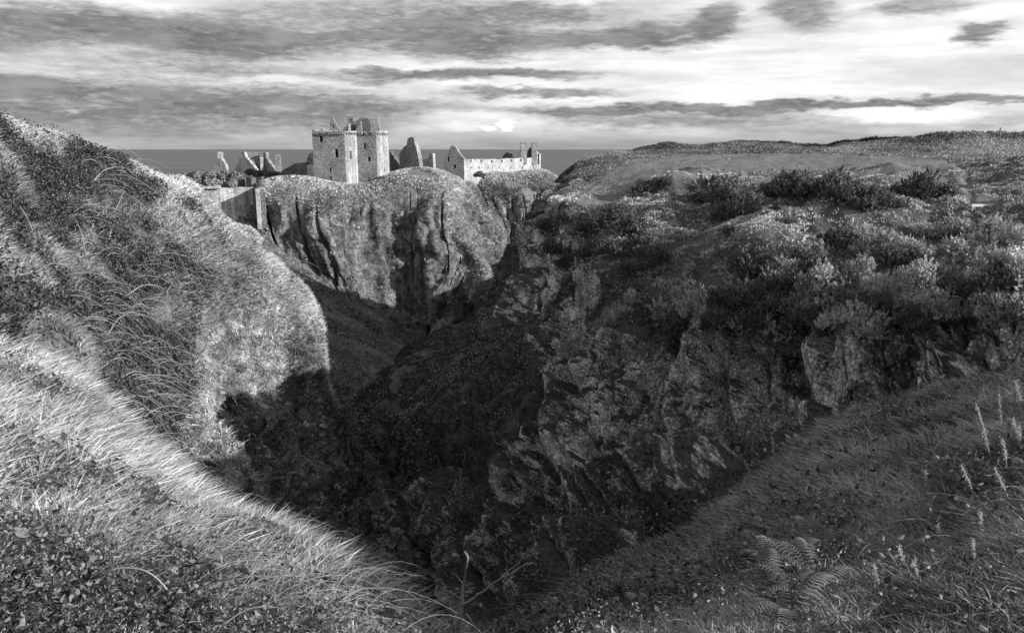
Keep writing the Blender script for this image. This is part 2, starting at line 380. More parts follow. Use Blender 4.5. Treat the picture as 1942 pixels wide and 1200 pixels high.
def beh(r, sc, d, k=None):
    c = np.array([0, 0, EYE]); q = c+(np.array(r[:3])-c)*sc+np.array(d); return list(q)+[r[3] if k is None else k]
def ctl(rows): return [[list(P(a, b, Y))+[r] for (a, b, Y, r) in row] for row in rows]
def off(pt, d, r=None): return [pt[0]+d[0], pt[1]+d[1], pt[2]+d[2], pt[3] if r is None else r]

def rock_disp(big, rib, crack, fine, sc, blk, kf, flat=0.0, seed=0):
    """big rolling, vertical ribs and cracks that run down the slope, blocky facets and fine roughness"""
    def f(G, N, rock, k, v):
        rm = sstep(0.1, 0.6, rock)
        d = big*fbm(G, sc, 4, 1+seed)
        wob = 0.14*fbm(G, sc*0.8, 3, 5+seed)
        kv = np.stack([(k+wob*0.7)*kf, v*0.42, np.zeros_like(k)], -1)
        d = d+rib*(0.25+rm)*fbm(kv, 1.0, 3, 12+seed)
        c1 = 1-np.abs(nz3(kv*np.array([1.9, .4, 1])+5.1, 14+seed))*2.2
        c2 = 1-np.abs(nz3(kv*np.array([4.6, .8, 1])+9.1, 15+seed))*2.2
        on = sstep(-0.25, 0.3, nz3(kv*np.array([.9, 1.5, 1])+3.3, 16+seed))
        d = d-crack*rm*on*sstep(0.72, 1.0, c1)-crack*0.35*rm*(1-on)*sstep(0.78, 1.0, c2)
        bw = G/blk+0.9*np.stack([fbm(G, blk*2.2, 2, 41), fbm(G, blk*2.2, 2, 42), fbm(G, blk*2.2, 2, 43)], -1)
        d = d+rm*blk*0.10*nz3(np.round(bw*np.array([1, 1, .8])), 44)+rm*blk*0.04*nz3(np.round(bw*2.4), 45)+rm*blk*0.22*fbm(G, blk*2.0, 3, 48, 0.45)
        d = d+rm*blk*0.5*ridged(G, blk*3.0, 2, 46, (.5, .5, 1.7))
        wp = blk*1.2*fbm(G, blk*5, 2, 47)
        for (dx, dy, dz), ss, aa in (((.9, .4, .08), 9.0, 1.2), ((-.6, .8, .10), 6.1, .9), ((.95, -.2, -.15), 4.1, .5), ((.15, .1, 1.0), 5.7, .6)):
            u_ = (G[..., 0]*dx+G[..., 1]*dy+G[..., 2]*dz+wp)/(blk*ss); d = d+rm*blk*aa*(2*np.abs(u_-np.floor(u_)-.5)-.5)
        d = d+fine*(0.4+rm)*fbm(G, sc*0.16, 4, 21, 0.45)
        if flat: d = d*(flat+(1-flat)*sstep(-8.5, -16, G[..., 2]-EYE))
        return G+N*d[..., None]
    return f

# --- left hillside
Lc = [
 [(-320,150,24,0),(-270,250,21,0),(-220,380,18,0),(-170,480,15,0),(-130,560,12,0)],
 [(0,243,30,0),(0,335,26,0),(0,435,22,0),(0,545,18,0),(0,650,13.5,0)],
 [(150,289,33,0),(120,385,28.5,0),(105,490,24,0),(115,600,20,0),(140,700,16,0)],
 [(300,335,36,0),(260,445,31,0),(230,560,27,0),(220,680,23,0),(240,800,18.5,0)],
 [(400,392,39,0),(370,500,34.5,.1),(345,620,31,.15),(325,750,28,.3),(330,880,24,.3)],
 [(465,440,41,0),(440,550,38,.2),(415,680,35.5,.55),(395,815,32.5,.85),(400,940,28,.5)],
 [(540,530,43,0),(505,620,40.5,.4),(480,730,39,.8),(465,860,36.5,1),(490,1030,31,.8)],
 [(588,615,44,.2),(565,690,42.5,.6),(545,790,41,1),(545,920,38.5,1),(590,1090,33,.9)],
 [(610,690,44,.4),(608,770,43.2,.8),(610,860,42,1),(630,980,39.5,1),(670,1140,35,.8)],
 [(645,800,43,.5),(655,870,42.3,.9),(670,950,41,1),(700,1060,39,.9),(745,1200,35,.8)],
 [(735,965,41,.5),(742,1030,40.5,.9),(752,1100,39.8,1),(768,1180,38.5,.9),(795,1280,36,.8)]]
cols = ctl(Lc); full = []
for k, c in enumerate(cols):
    r = c[0]; t = k/(len(cols)-1)
    b1 = beh(r, 1.06, (-.4, 0, -.9+.3*t)); b2 = beh(r, 1.22, (-2.0, 0, -6)); b3 = beh(r, 1.45, (-2, 0, -24))
    e = off(c[-1], (-1+t, -3.0, -3.5-2*t)) if k > 1 else off(c[-1], (0, -3, -1.4))
    full.append([b3, b2, b1]+c+[e])
Lg = np.array(full)
def blobs(G, L):
    sx, sy, fw = project(G.reshape(-1, 3)); r = np.zeros(sx.shape)
    for px, py, rx, ry, w_ in L: r = r+w_*np.exp(-((sx-px)/rx)**2-((sy-py)/ry)**2)
    return r.reshape(G.shape[:-1])
def hmask(G, N, rock):
    rk = sstep(0.25, 0.6, rock)*sstep(0.92, 0.66, N[..., 2]+0.15*fbm(G, 1.5, 3, 8))
    rk = sstep(0.25, 0.6, rk+0.25*fbm(G, 1.2, 3, 79)*sstep(0.1, 0.5, rock))
    bl = blobs(G, [(120,310,190,55,.6),(50,420,130,90,.45),(260,410,110,70,.4),(310,500,120,60,.45),(160,640,130,55,.35),(255,745,95,80,.75),(320,830,70,60,.8),(200,560,90,50,.3),(20,560,80,60,.2),(690,900,60,130,.7),(735,980,50,90,.6),(640,800,30,60,.4),(600,960,120,90,.35),(520,1000,120,80,.4)])  # lower nose blobs put its shade into the colour as bramble cover
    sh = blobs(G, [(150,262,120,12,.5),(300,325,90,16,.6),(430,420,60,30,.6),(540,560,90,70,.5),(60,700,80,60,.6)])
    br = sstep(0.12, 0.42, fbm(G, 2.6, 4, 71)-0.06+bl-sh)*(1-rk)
    return {'rock': rk, 'bramble': br}
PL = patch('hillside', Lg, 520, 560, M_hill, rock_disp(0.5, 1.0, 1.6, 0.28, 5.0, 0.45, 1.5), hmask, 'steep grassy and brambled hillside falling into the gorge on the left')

# --- castle rock
Cc = [
 [(380,380,205,0),(360,440,195,0),(370,530,188,0),(380,620,180,0),(380,690,170,0),(380,780,150,0)],
 [(445,390,196,0),(445,440,190,0),(450,540,184,.5),(465,640,172,.2),(480,700,160,0),(480,800,140,0)],
 [(478,385,193,.3),(485,440,187,.5),(500,530,181,.9),(535,620,171,.3),(555,700,158,0),(560,790,135,0)],
 [(508,349,193,.2),(515,425,189,.7),(550,520,183,1),(590,600,172,.8),(600,680,155,0),(615,780,125,0)],
 [(570,342,195,.1),(575,420,188,.6),(600,510,184,1),(640,590,176,.9),(650,668,160,.1),(655,765,122,0)],
 [(640,356,196,.1),(640,430,186,.6),(665,510,182,1),(690,585,177,.9),(692,650,173,.5),(680,735,130,0)],
 [(700,356,197,.1),(700,430,190,.7),(712,510,187,1),(735,600,181,.9),(738,655,176,.8),(715,730,138,0)],
 [(760,330,200,.1),(765,410,192,.7),(772,510,189,1),(775,600,183,1),(778,657,177,.9),(755,725,145,0)],
 [(820,327,203,.1),(822,410,190,.7),(830,500,186,1),(812,600,182,1),(802,657,177,.9),(785,725,150,0)],
 [(866,345,208,.1),(852,428,189,.1),(884,492,185,.2),(848,590,181,.8),(824,660,176,.8),(805,730,150,0)],
 [(879,358,210,.1),(872,430,196,.7),(925,522,181,0),(880,600,180,.5),(835,660,170,.8),(820,740,148,0)],
 [(893,374,212,.1),(900,430,206,1),(930,510,201,1),(915,600,194,1),(870,680,180,.8),(850,760,158,0)],
 [(925,415,216,.2),(935,450,212,1),(942,500,205,1),(925,590,198,1),(890,700,182,.8),(880,800,160,0)],
 [(955,460,222,.2),(960,490,220,1),(960,530,216,1),(950,620,208,1),(930,720,190,.8),(920,820,170,0)]]
cols = ctl(Cc); full = []
topx = [(400,352,250),(445,350,250),(478,345,250),(508,342,250),(570,334,250),(640,332,250),(700,331,250),(760,326,250),(820,325,250),(866,333,250),(880,345,245),(895,350,235),(930,400,232),(965,455,232)]
for k, c in enumerate(cols):
    a, b, Y = topx[k]; q = list(P(a, b, Y))+[0]; mid = [(q[i]*.35+c[0][i]*.65) for i in range(4)]
    mid[2] = max(mid[2], c[0][2]*.7+q[2]*.3)
    full.append([off(q, (0, 75, -45)), off(q, (0, 40, -6)), off(q, (0, 18, -.8)), q, mid]+c)
def cmask(G, N, rock):
    rk = sstep(0.3, 0.5, rock)*sstep(0.9, 0.7, N[..., 2])
    br = sstep(0.1, 0.6, fbm(G, 9, 4, 72))*(1-rk)*0.7
    return {'rock': rk, 'bramble': br}
PC = patch('castle_headland', np.array(full), 520, 560, M_castle, rock_disp(1.2, 3.0, 7.0, 0.5, 22.0, 1.1, 1.15, 0.04, 6), cmask, 'sheer rocky headland that the ruined castle stands on', 'headland')
# second lobe of the castle rock behind
C2 = [
 [(820,345,255,0),(830,380,245,.2),(850,420,236,.6),(860,480,228,.9),(870,560,220,1)],
 [(885,340,252,0),(895,375,242,.2),(905,420,234,.8),(915,480,228,1),(920,560,220,1)],
 [(925,330,250,0),(925,364,240,.2),(935,400,232,1),(945,450,228,1),(950,540,220,1)],
 [(960,332,250,0),(958,360,242,.2),(962,400,235,1),(968,450,231,1),(970,540,224,1)],
 [(1000,328,251,0),(1000,355,243,.1),(1000,390,238,1),(1000,440,233,1),(1000,540,226,1)],
 [(1035,327,252,0),(1045,350,246,.1),(1042,390,242,.8),(1035,440,238,1),(1030,540,230,1)],
 [(1056,338,258,0),(1062,360,253,.2),(1060,400,250,.8),(1060,450,246,1),(1060,540,240,1)]]
cols = ctl(C2); full = [[off(c[0], (0, 100, -40)), off(c[0], (0, 66, -7)), off(c[0], (0, 44, -.8)), off(c[0], (0, 18, -.1))]+c for c in cols]
PC2 = patch('castle_headland', np.array(full), 260, 260, M_castle, rock_disp(1.0, 2.5, 5.5, 0.5, 16.0, 1.1, 1.3, 0.03, 9), cmask, 'far grassy lobe of the castle headland under the pale ruined range', 'headland')

# --- right headland: plateau, gorse slope and cliff
Rc = [
 [(1100,352,95,0),(1028,388,82,0),(968,500,78,.4),(876,615,72,.2),(725,702,64,.1),(670,790,60,.3),(690,900,56,.4),(740,1050,50,.3)],
 [(1130,352,88,0),(1050,398,76,0),(1005,500,70,.7),(940,640,64,.2),(830,740,57,.1),(775,840,52,.3),(790,950,46.5,.4),(830,1080,40,.3)],
 [(1180,348,84,0),(1100,392,70,0),(1060,480,60,.7),(1025,620,53,.5),(950,750,47,.3),(915,870,42,.5),(915,1000,37,.5),(940,1120,32,.4)],
 [(1260,340,80,0),(1200,385,62,0),(1165,500,48,.2),(1130,600,43,.6),(1085,740,40,.9),(1055,870,36,.9),(1045,990,32,.9),(1060,1120,27,.6)],
 [(1350,332,78,0),(1330,375,60,0),(1300,490,42,0),(1262,605,36,.2),(1235,720,34,1),(1205,850,30.5,1),(1195,960,27,.9),(1200,1090,21,.5)],
 [(1450,326,76,0),(1450,368,58,0),(1450,465,40,0),(1435,590,31.5,.1),(1420,690,29.5,1),(1390,800,27,1),(1370,900,24,1),(1350,1030,18,.5)],
 [(1600,322,74,0),(1600,362,56,0),(1620,455,38,0),(1600,565,28.5,.1),(1585,640,27,1),(1565,740,24.5,1),(1560,830,21.5,1),(1560,940,16,.5)],
 [(1780,318,72,0),(1800,355,54,0),(1800,445,36,0),(1790,550,26.5,.1),(1775,625,25,1),(1765,700,22.5,1),(1760,775,20,.8),(1760,870,15,.3)],
 [(1942,306,70,0),(1942,345,50,0),(1942,440,34,0),(1942,530,24.5,.1),(1942,605,23,.9),(1942,670,20.5,.9),(1942,730,18.5,.6),(1942,830,14,.2)],
 [(2300,300,66,0),(2300,335,48,0),(2300,400,32,0),(2300,480,23.5,.1),(2300,560,21.5,.6),(2300,620,19,.5),(2300,670,17,.3),(2300,760,13,.2)],
 [(2900,290,60,0),(2900,315,46,0),(2900,360,30,0),(2900,430,21,0),(2900,480,19,0),(2900,520,17,0),(2900,560,15,0),(2900,620,12,0)]]
BOT = [(800,1200,44),(880,1210,36),(985,1240,28),(1080,1240,22),(1190,1240,18),(1340,1200,15),(1560,1080,13),(1760,980,12),(1942,930,11),(2300,860,10),(2900,720,9)]
for r_, b_ in zip(Rc, BOT): r_.append(b_+(.5,))
cols = ctl(Rc)
first = [off(c, (0, 0, 0)) for c in cols[0]]
h1 = [beh(c, 1.06, (1.2, 0, -1.2)) for i, c in enumerate(first)]; h2 = [beh(c, 1.2, (4.5, 0, -9)) for i, c in enumerate(first)]; h3 = [beh(c, 1.4, (9, 0, -30)) for c in first]
cols = [h3, h2, h1]+cols
PATHPTS = [(1130,372),(1200,330),(1300,318),(1500,310),(1700,320),(1790,345),(1860,385),(1942,420)]
def seglist(pts, G):
    sx, sy, fw = project(G.reshape(-1, 3)); best = np.full(sx.shape, 1e9)
    for (a, b), (c, d) in zip(pts[:-1], pts[1:]):
        vx, vy = c-a, d-b; t = np.clip(((sx-a)*vx+(sy-b)*vy*6)/(vx*vx+vy*vy*6), 0, 1)
        dd = np.hypot(sx-a-t*vx, (sy-b-t*vy)*2.2); best = np.minimum(best, dd)
    return best.reshape(G.shape[:-1])
PB = [(1330,305,120,11,1.1),(1480,303,120,13,1.2),(1620,305,120,11,1.1),(1760,315,80,12,.9),(1820,350,50,22,.9),(1870,385,50,18,.9),(1240,310,60,8,.9),(1160,350,60,14,.5)]
def rmask(G, N, rock):
    rk = sstep(0.3, 0.55, rock)*sstep(0.9, 0.7, N[..., 2]+0.1*fbm(G, 2.0, 3, 7))
    rk = sstep(0.3, 0.6, rk+0.3*fbm(G, 1.6, 4, 79)*sstep(0.1, 0.5, rock))
    br = sstep(-0.15, 0.4, fbm(G, 4.0, 4, 73))*(1-rk)*sstep(-6, -8.0, G[..., 2]-EYE+1.2*fbm(G, 6, 3, 74))
    tr = seglist([(1210,580),(1330,520),(1440,470),(1560,450)], G)
    tr2 = seglist([(1160,440),(1260,400),(1380,345)], G)
    flat = sstep(0.75, 0.95, N[..., 2])
    pa = np.maximum(sstep(32, 12, tr+10*fbm(G, 1.2, 3, 75)), 0.0)*0.0
    top = sstep(50, 60, G[..., 1]+3*fbm(G, 4, 3, 76))*flat*sstep(60, 25, seglist(PATHPTS, G)+14*fbm(G, 3, 3, 77))
    return {'rock': rk, 'bramble': br, 'path': np.maximum(sstep(.45, .7, blobs(G, PB)+.25*fbm(G, 3, 3, 98)), top)}
PR = patch('headland', np.array(cols), 640, 820, M_cliff, rock_disp(1.1, 1.9, 2.3, 0.20, 6.5, 0.42, 2.0, 0, 3), rmask, 'dark right hand headland with a rocky cliff below a gorse covered top', 'headland')

# --- far plateau of the right headland
def prow(Y, pts): return [list(P(a, b, Y if Y < 100 else 95+(Y-95)*float(np.interp(a, [1420, 1760], [1.0, .12]))))+[0] for a, b in pts]
Pc = [prow(160, [(960,900),(1000,820),(1060,720),(1120,620),(1200,580),(1400,540),(1500,540),(1620,530),(1800,520),(1942,480),(2300,450),(3000,400)]),
 prow(134, [(985,600),(1040,480),(1110,380),(1170,330),(1240,304),(1330,302),(1450,295),(1560,294),(1700,281),(1942,268),(2400,255),(3000,240)]),
 prow(126, [(985,560),(1040,440),(1110,350),(1170,310),(1240,293),(1330,291),(1450,284),(1560,283),(1700,274),(1942,263),(2400,245),(3000,230)]),
 prow(114, [(985,540),(1030,420),(1085,335),(1150,300),(1235,289),(1340,289),(1450,274),(1555,281),(1640,269),(1942,257),(2400,238),(3000,225)]),
 prow(106, [(975,560),(1020,430),(1060,345),(1115,306),(1185,297),(1300,296),(1450,291),(1560,288),(1680,280),(1942,269),(2400,250),(3000,235)]),
 prow(92, [(975,600),(1010,450),(1035,372),(1100,335),(1200,315),(1300,308),(1450,303),(1600,300),(1780,292),(1942,282),(2400,265),(3000,250)]),
 prow(78, [(975,640),(1010,500),(1040,420),(1110,375),(1210,345),(1300,333),(1450,322),(1600,318),(1780,313),(1942,302),(2400,285),(3000,270)]),
 prow(62, [(1000,760),(1050,620),(1110,520),(1180,440),(1260,400),(1330,390),(1450,380),(1600,375),(1780,365),(1942,350),(2400,330),(3000,310)])]
def pmask(G, N, rock):
    pth = np.maximum(sstep(50, 20, seglist(PATHPTS, G)+16*fbm(G, 4, 3, 77)), sstep(.45, .7, blobs(G, PB)+.25*fbm(G, 3, 3, 98)))
    br = sstep(0.15, 0.5, fbm(G, 6, 4, 78))*0.5
    left = sstep(0.8, 0.6, N[..., 2])  # steep flank darkened through the bramble value to carry its shade
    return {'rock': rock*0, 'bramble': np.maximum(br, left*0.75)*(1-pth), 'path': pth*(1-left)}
def pdisp(G, N, rock, k, v): return G+np.array([0, 0, 1.0])*(0.5*fbm(G, 9, 4, 81)+0.10*fbm(G, 1.5, 3, 82))[..., None]
PP = patch('headland', np.array(Pc), 300, 420, M_plat, pdisp, pmask, 'open turf plateau with a worn path on top of the right headland', 'headland')

# --- near banks
def frow(vals): return [list(P(a, b, Y))+[r] for a, b, Y, r in vals]
Fc = []
edge = [(-500,560,12),(-150,600,14),(0,650,15),(110,700,14),(205,815,11.8),(290,915,9.6),(390,990,8.2),(500,1050,7.2),(610,1115,6.3),(710,1190,5.6),(800,1270,5.4),(900,1275,6.2),(1010,1210,7.4),(1150,1125,8.6),(1300,1045,9.8),(1420,955,11.2),(1520,872,12.6),(1610,800,14.2),(1740,758,15),(1942,705,16),(2250,610,16),(2700,520,16),(3400,480,14)]
for (a, b, Y) in edge:
    e = P(a, b, Y)
    z0 = EYE-1.75 if True else 0
    # ground near the feet
    if a < 800: n0 = np.array([W(a, 2.4), 2.4, z0-0.15-0.00012*a]); 
    else: n0 = np.array([W(a, 2.6), 2.6, z0-0.35+0.00022*max(a-1300, 0)])
    if 650 < a < 1150: n0[2] -= 0.55*(1-abs(a-900)/250)
    bk = np.array([n0[0]*0.3, -3.0, z0+0.1])
    bk2 = np.array([n0[0]*1.0, -12.0, z0-0.2])
    row = [list(bk2)+[0], list(bk)+[0], list(n0)+[0]]
    for t in (0.2, 0.45, 0.75):
        q = n0*(1-t)+e*t; q[2] += 0.9*math.sin(math.pi*t)*min(1, abs(a-900)/600)*0.16
        row.append(list(q)+[0])
    row.append(list(e)+[0])
    k = 1.0
    if a < 60: row.append([e[0]-.5, e[1]+4, e[2]-2.5, 0]); row.append([e[0], e[1]+8, e[2]-7, 0])
    else:
        row.append([e[0]*1.02, e[1]+1.3, e[2]-1.1, 0]); row.append([e[0]*1.03, e[1]+3.4, e[2]-6.5, 0.6])
    Fc.append(row)
def fmask(G, N, rock):
    sx, sy, fw = project(G.reshape(-1, 3)); sx = sx.reshape(rock.shape)
    br = sstep(0.15, 0.5, fbm(G, 1.1, 4, 90)+0.0)
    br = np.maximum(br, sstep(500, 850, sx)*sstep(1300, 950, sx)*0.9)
    return {'rock': rock*0, 'bramble': br}
def fdisp(G, N, rock, k, v): return G+N*(0.16*fbm(G, 1.6, 4, 91)+0.03*fbm(G, 0.3, 3, 92))[..., None]
PF = patch('grass_bank', np.array(Fc), 620, 420, M_near, fdisp, fmask, 'near grass and bramble bank at the head of the gorge', 'bank')

# --- gorge floor and sea
xs = np.linspace(-60, 60, 200); ys = np.linspace(12, 210, 420)
gx, gy = np.meshgrid(xs, ys); cz = 22.5-18*sstep(32, 185, gy)
gz = np.minimum(cz+0.6*np.abs(gx+4+0.07*gy), 34)
G = np.stack([gx, gy, gz], -1); G[..., 2] += 0.8*fbm(G, 5, 4, 95)
z0 = np.zeros(G.shape[:2])
o = mesh_np('valley', G.reshape(-1, 3), grid_faces(420, 200), M_castle, attrs={'rock': z0.ravel(), 'bramble': sstep(110, 75, gy).ravel(), 'path': z0.ravel()})
tag(o, 'grassy floor of the gorge running down to the shore', 'valley', kind='structure')
PV = Patch(); PV.G = G; PV.N = normals(G); PV.at = {'bramble': z0+.3}; PV.nr = 420; PV.nc = 200
R = 120000.0; mb = MB(); rr = [0, 400, 1200, 4000, 12000, 40000, R]
vs = [(0, 100, 0)]
for r in rr[1:]:
    for k in range(48): vs.append((r*math.cos(k*math.pi/24), 100+r*math.sin(k*math.pi/24), 0))
fs = [(0, 1+k, 1+(k+1) % 48) for k in range(48)]
for j in range(len(rr)-2):
    for k in range(48): a = 1+j*48; fs.append((a+k, a+48+k, a+48+(k+1) % 48, a+(k+1) % 48))
mb.add(vs, fs); tag(mb.build('sea', M_sea), 'flat grey sea reaching the horizon', 'sea', kind='structure')

# ------------------------------------------------------------------ castle ruins
def meet(px, p, d):
    r = ray(px, 300)[:2]; A = np.array([[r[0], -d[0]], [r[1], -d[1]]]); t = np.linalg.solve(A, np.array(p)[:2])
    return r*t[0]
def zat(py, px, Y): return P(px, py, Y)[2]
def wall(name, mat, parent, A, B, prof, basepy, th=1.1, holes=(), jag=0.25, flip=1, shadename='window_shade_panel', seed=0, base=None):
    """masonry wall from A to B (plan points) whose top follows prof [(px,py)], with real openings holes [(px0,py0,px1,py1)]"""
    A = np.array(A, float)[:2]; B = np.array(B, float)[:2]; L = np.linalg.norm(B-A); d = (B-A)/L
    nb = np.array([-d[1], d[0]])
    if nb@((A+B)/2) < 0: nb = -nb           # away from the camera
    nb = nb*flip
    def S(px): q = meet(px, A, d); return float((q-A)@d), q[1]
    org = empty_origin.get(parent.name, np.zeros(3))
    rr_ = np.random.default_rng(seed+int(abs(A[0])*10))
    pp = []
    for px, py in prof:
        s_, Y = S(px); pp.append((s_, zat(py, px, Y)))
    pp.sort(); ps = np.array([p[0] for p in pp]); pz = np.array([p[1] for p in pp])
    for i in range(1, len(ps)):
        if ps[i] <= ps[i-1]+0.02: ps[i] = ps[i-1]+0.03
    ps = ps; hs = []
    for (a, b, c, e) in holes:
        s0, Y = S(a); s1, Y1 = S(c); gw = abs(s1-s0)*.14; hs.append((min(s0, s1)-gw, max(s0, s1)+gw, zat(e, a, Y)-.1, zat(b, a, Y)+.1))
    dens = list(np.arange(ps[0], ps[-1], 0.45)) if jag else []
    S_ = np.array(sorted(set([round(x, 3) for x in list(ps)+dens+[h[0] for h in hs]+[h[1] for h in hs]])))
    S_ = S_[(S_ >= ps[0]-1e-3) & (S_ <= ps[-1]+1e-3)]
    T = np.interp(S_, ps, pz)+rr_.uniform(-jag, jag*0.6, len(S_))
    bz = base if base is not None else zat(basepy, (prof[0][0]+prof[-1][0])/2, S((prof[0][0]+prof[-1][0])/2)[1])
    ZB = sorted(set([round(bz, 3)]+[round(h[k], 3) for h in hs for k in (2, 3)]))
    n, k = len(S_)-1, len(ZB)
    sol = np.ones((n, k), bool)
    for i in range(n):
        sm = (S_[i]+S_[i+1])/2
        for j in range(k):
            zm = ZB[j]+0.01 if j == k-1 else (ZB[j]+ZB[j+1])/2
            for h in hs:
                if h[0] < sm < h[1] and h[2] < zm < h[3]: sol[i, j] = False
    mb = MB()
    def pt(s_, z, o_): q = A+d*s_+nb*th*o_; return (q[0], q[1], z)
    def lim(i, j): t = T[i]; lo = min(ZB[j], t); hi = t if j == k-1 else min(ZB[j+1], t); return lo, hi
    for i in range(n):
        for j in range(k):
            if not sol[i, j]: continue
            l0, h0 = lim(i, j); l1, h1 = lim(i+1, j)
            if h0-l0 < 1e-4 and h1-l1 < 1e-4: continue
            s0, s1 = S_[i], S_[i+1]
            f = [pt(s0, l0, 0), pt(s1, l1, 0), pt(s1, h1, 0), pt(s0, h0, 0)]; b = [pt(s0, l0, 1), pt(s1, l1, 1), pt(s1, h1, 1), pt(s0, h0, 1)]
            fs = [(0, 1, 2, 3), (7, 6, 5, 4)]
            if i == 0 or not sol[i-1, j]: fs.append((4, 0, 3, 7))
            if i == n-1 or not sol[i+1, j]: fs.append((1, 5, 6, 2))
            if j == 0 or not sol[i, j-1]: fs.append((0, 4, 5, 1))
            if j == k-1 or not sol[i, j+1] or T[i] < ZB[min(j+1, k-1)]: fs.append((3, 2, 6, 7))
            mb.add(f+b, fs)
    o = mb.build(name, mat, parent, origin=org)
    for h in hs:
        m2 = MB(); e = 0.02  # near-black panel closes the opening, painted in place of interior shade
        f = [pt(h[0]-e, h[2]-e, .55), pt(h[1]+e, h[2]-e, .55), pt(h[1]+e, h[3]+e, .55), pt(h[0]-e, h[3]+e, .55)]
        b = [pt(h[0]-e, h[2]-e, .8), pt(h[1]+e, h[2]-e, .8), pt(h[1]+e, h[3]+e, .8), pt(h[0]-e, h[3]+e, .8)]
        m2.add(f+b, [(0,1,2,3),(7,6,5,4),(4,0,3,7),(1,5,6,2),(0,4,5,1),(3,2,6,7)])
        m2.build(shadename, M_innershade, o, origin=org)
    return o
empty_origin = {}
def ruin(name, px, py, Y, label, cat, group=None):
    p = P(px, py, Y); o = empty(name, p); empty_origin[o.name] = p
    return tag(o, label, cat, group)
def chimney(parent, px0, px1, py0, py1, Y, mat, depth=1.3, cap=True, name='chimney'):
    a, b = P(px0, py1, Y), P(px1, py1, Y); zt = zat(py0, px0, Y); wx = b[0]-a[0]; mb = MB(); org = empty_origin.get(parent.name, np.zeros(3))
    cx_ = (a[0]+b[0])/2
    mb.box((cx_, Y+depth/2, (a[2]+zt)/2), (wx, depth, zt-a[2]), 0.06)
    if cap: mb.box((cx_, Y+depth/2, zt+0.12), (wx*1.16, depth*1.16, 0.3), 0.06); mb.box((cx_, Y+depth/2, zt+0.42), (wx*0.8, depth*0.8, 0.3), 0.06)
    return mb.build(name, mat, parent, origin=org)

al = math.radians(16); d1 = np.array([math.cos(al), -math.sin(al)]); d2 = np.array([math.sin(al), math.cos(al)])
K = ruin('keep_tower', 665, 350, 212, 'tall square stone keep with broken gables, largest building on the castle rock', 'castle keep')
C1 = P(655, 300, 203)[:2]; A1 = meet(594, C1, d1); Q1 = meet(678, C1, d2); C3 = meet(715, Q1, d1); R1 = meet(738, C3, d2)
kb = zat(362, 655, 203)
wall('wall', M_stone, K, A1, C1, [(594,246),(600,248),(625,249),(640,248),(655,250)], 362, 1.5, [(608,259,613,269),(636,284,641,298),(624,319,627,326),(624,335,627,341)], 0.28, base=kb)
wall('wall', M_stoneS, K, C1, Q1, [(655.3,250),(665,249),(678,248)], 362, 1.5, [(664,288,667,301)], 0.12, base=kb)  # sunward face in brighter stone, sunlight put into its colour
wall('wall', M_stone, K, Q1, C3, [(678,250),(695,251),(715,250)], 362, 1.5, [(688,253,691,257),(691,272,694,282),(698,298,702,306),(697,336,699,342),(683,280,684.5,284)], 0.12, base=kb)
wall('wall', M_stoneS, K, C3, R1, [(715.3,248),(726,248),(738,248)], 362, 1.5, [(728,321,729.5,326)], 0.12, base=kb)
A2 = A1+d2*((R1-C1)@d2); 
wall('wall', M_stone, K, A1+d2*0.02, A2, [(594.2,248),(594.2+max(1,meet(594,A2,d1)[0]*0+3),249)], 362, 1.5, [], 0.1, base=kb) if False else None
mb = MB()                                             # rear walls, plain ruined masonry
ztop = zat(252, 655, 203); kz = kb
for a, b in ((A1, A2), (A2, R1)):
    c = (a+b)/2; L = np.linalg.norm(b-a); rz = math.atan2((b-a)[1], (b-a)[0])
    inn = (np.array([K.location[0], K.location[1]])-c); inn /= np.linalg.norm(inn)
    mb.box((c[0]+inn[0]*0.8, c[1]+inn[1]*0.8, (ztop+kz)/2-0.1), (L-0.1, 1.4, ztop-kz-0.2), rz)
mb.build('rear_wall', M_stone, K, origin=empty_origin[K.name])
for (a, b) in ((A1, C1), (Q1, C3), (C1, Q1), (C3, R1)):   # projecting corbels under the parapet
    mb = MB(); L = np.linalg.norm(b-a); dd = (b-a)/L; rz = math.atan2(dd[1], dd[0]); nn_ = np.array([dd[1], -dd[0]])
    mb.box(tuple(((a+b)/2+nn_*0.1))+(ztop+0.12,), (L-0.3, 0.3, 0.14), rz)
    for s_ in np.arange(0.4, L-0.2, 0.62):
        if random.random() < (0.12 if (a is A1) else 0.45): continue
        q = a+dd*s_+nn_*0.22; mb.box((q[0], q[1], ztop-0.12-random.random()*.06), (0.34, 0.5, 0.5), rz)
    mb.build('corbel_course', M_stone, K, origin=empty_origin[K.name])
def kw(name, Y, prof, mat, holes=(), th=0.9, slope=0.16, jag=0.18, base=255):
    a = P(prof[0][0], 300, Y); b = P(prof[-1][0], 300, Y-slope*(P(prof[-1][0], 300, Y)[0]-a[0]))
    return wall(name, mat, K, a, b, prof, base, th, holes, jag)
kw('gable', 210, [(627,251),(628.5,230),(631,225),(634,224),(637,229),(641,236),(645,243),(650,251)], M_stone, [(634,238,636,241.5)])
kw('parapet_stub', 208, [(610,250),(611,243),(615,242),(617,250)], M_stone)
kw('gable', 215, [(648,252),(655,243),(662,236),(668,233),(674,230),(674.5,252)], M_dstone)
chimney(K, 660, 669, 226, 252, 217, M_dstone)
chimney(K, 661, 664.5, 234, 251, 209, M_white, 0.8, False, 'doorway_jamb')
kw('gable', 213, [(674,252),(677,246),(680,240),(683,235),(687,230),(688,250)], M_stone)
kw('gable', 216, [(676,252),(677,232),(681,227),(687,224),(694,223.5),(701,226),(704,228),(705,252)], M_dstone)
kw('chimney_wall', 212, [(704,252),(704.5,223),(707,223),(709,226),(713,226),(715,222.5),(719,222.5),(720,234),(722,244),(723,252)], M_stone)

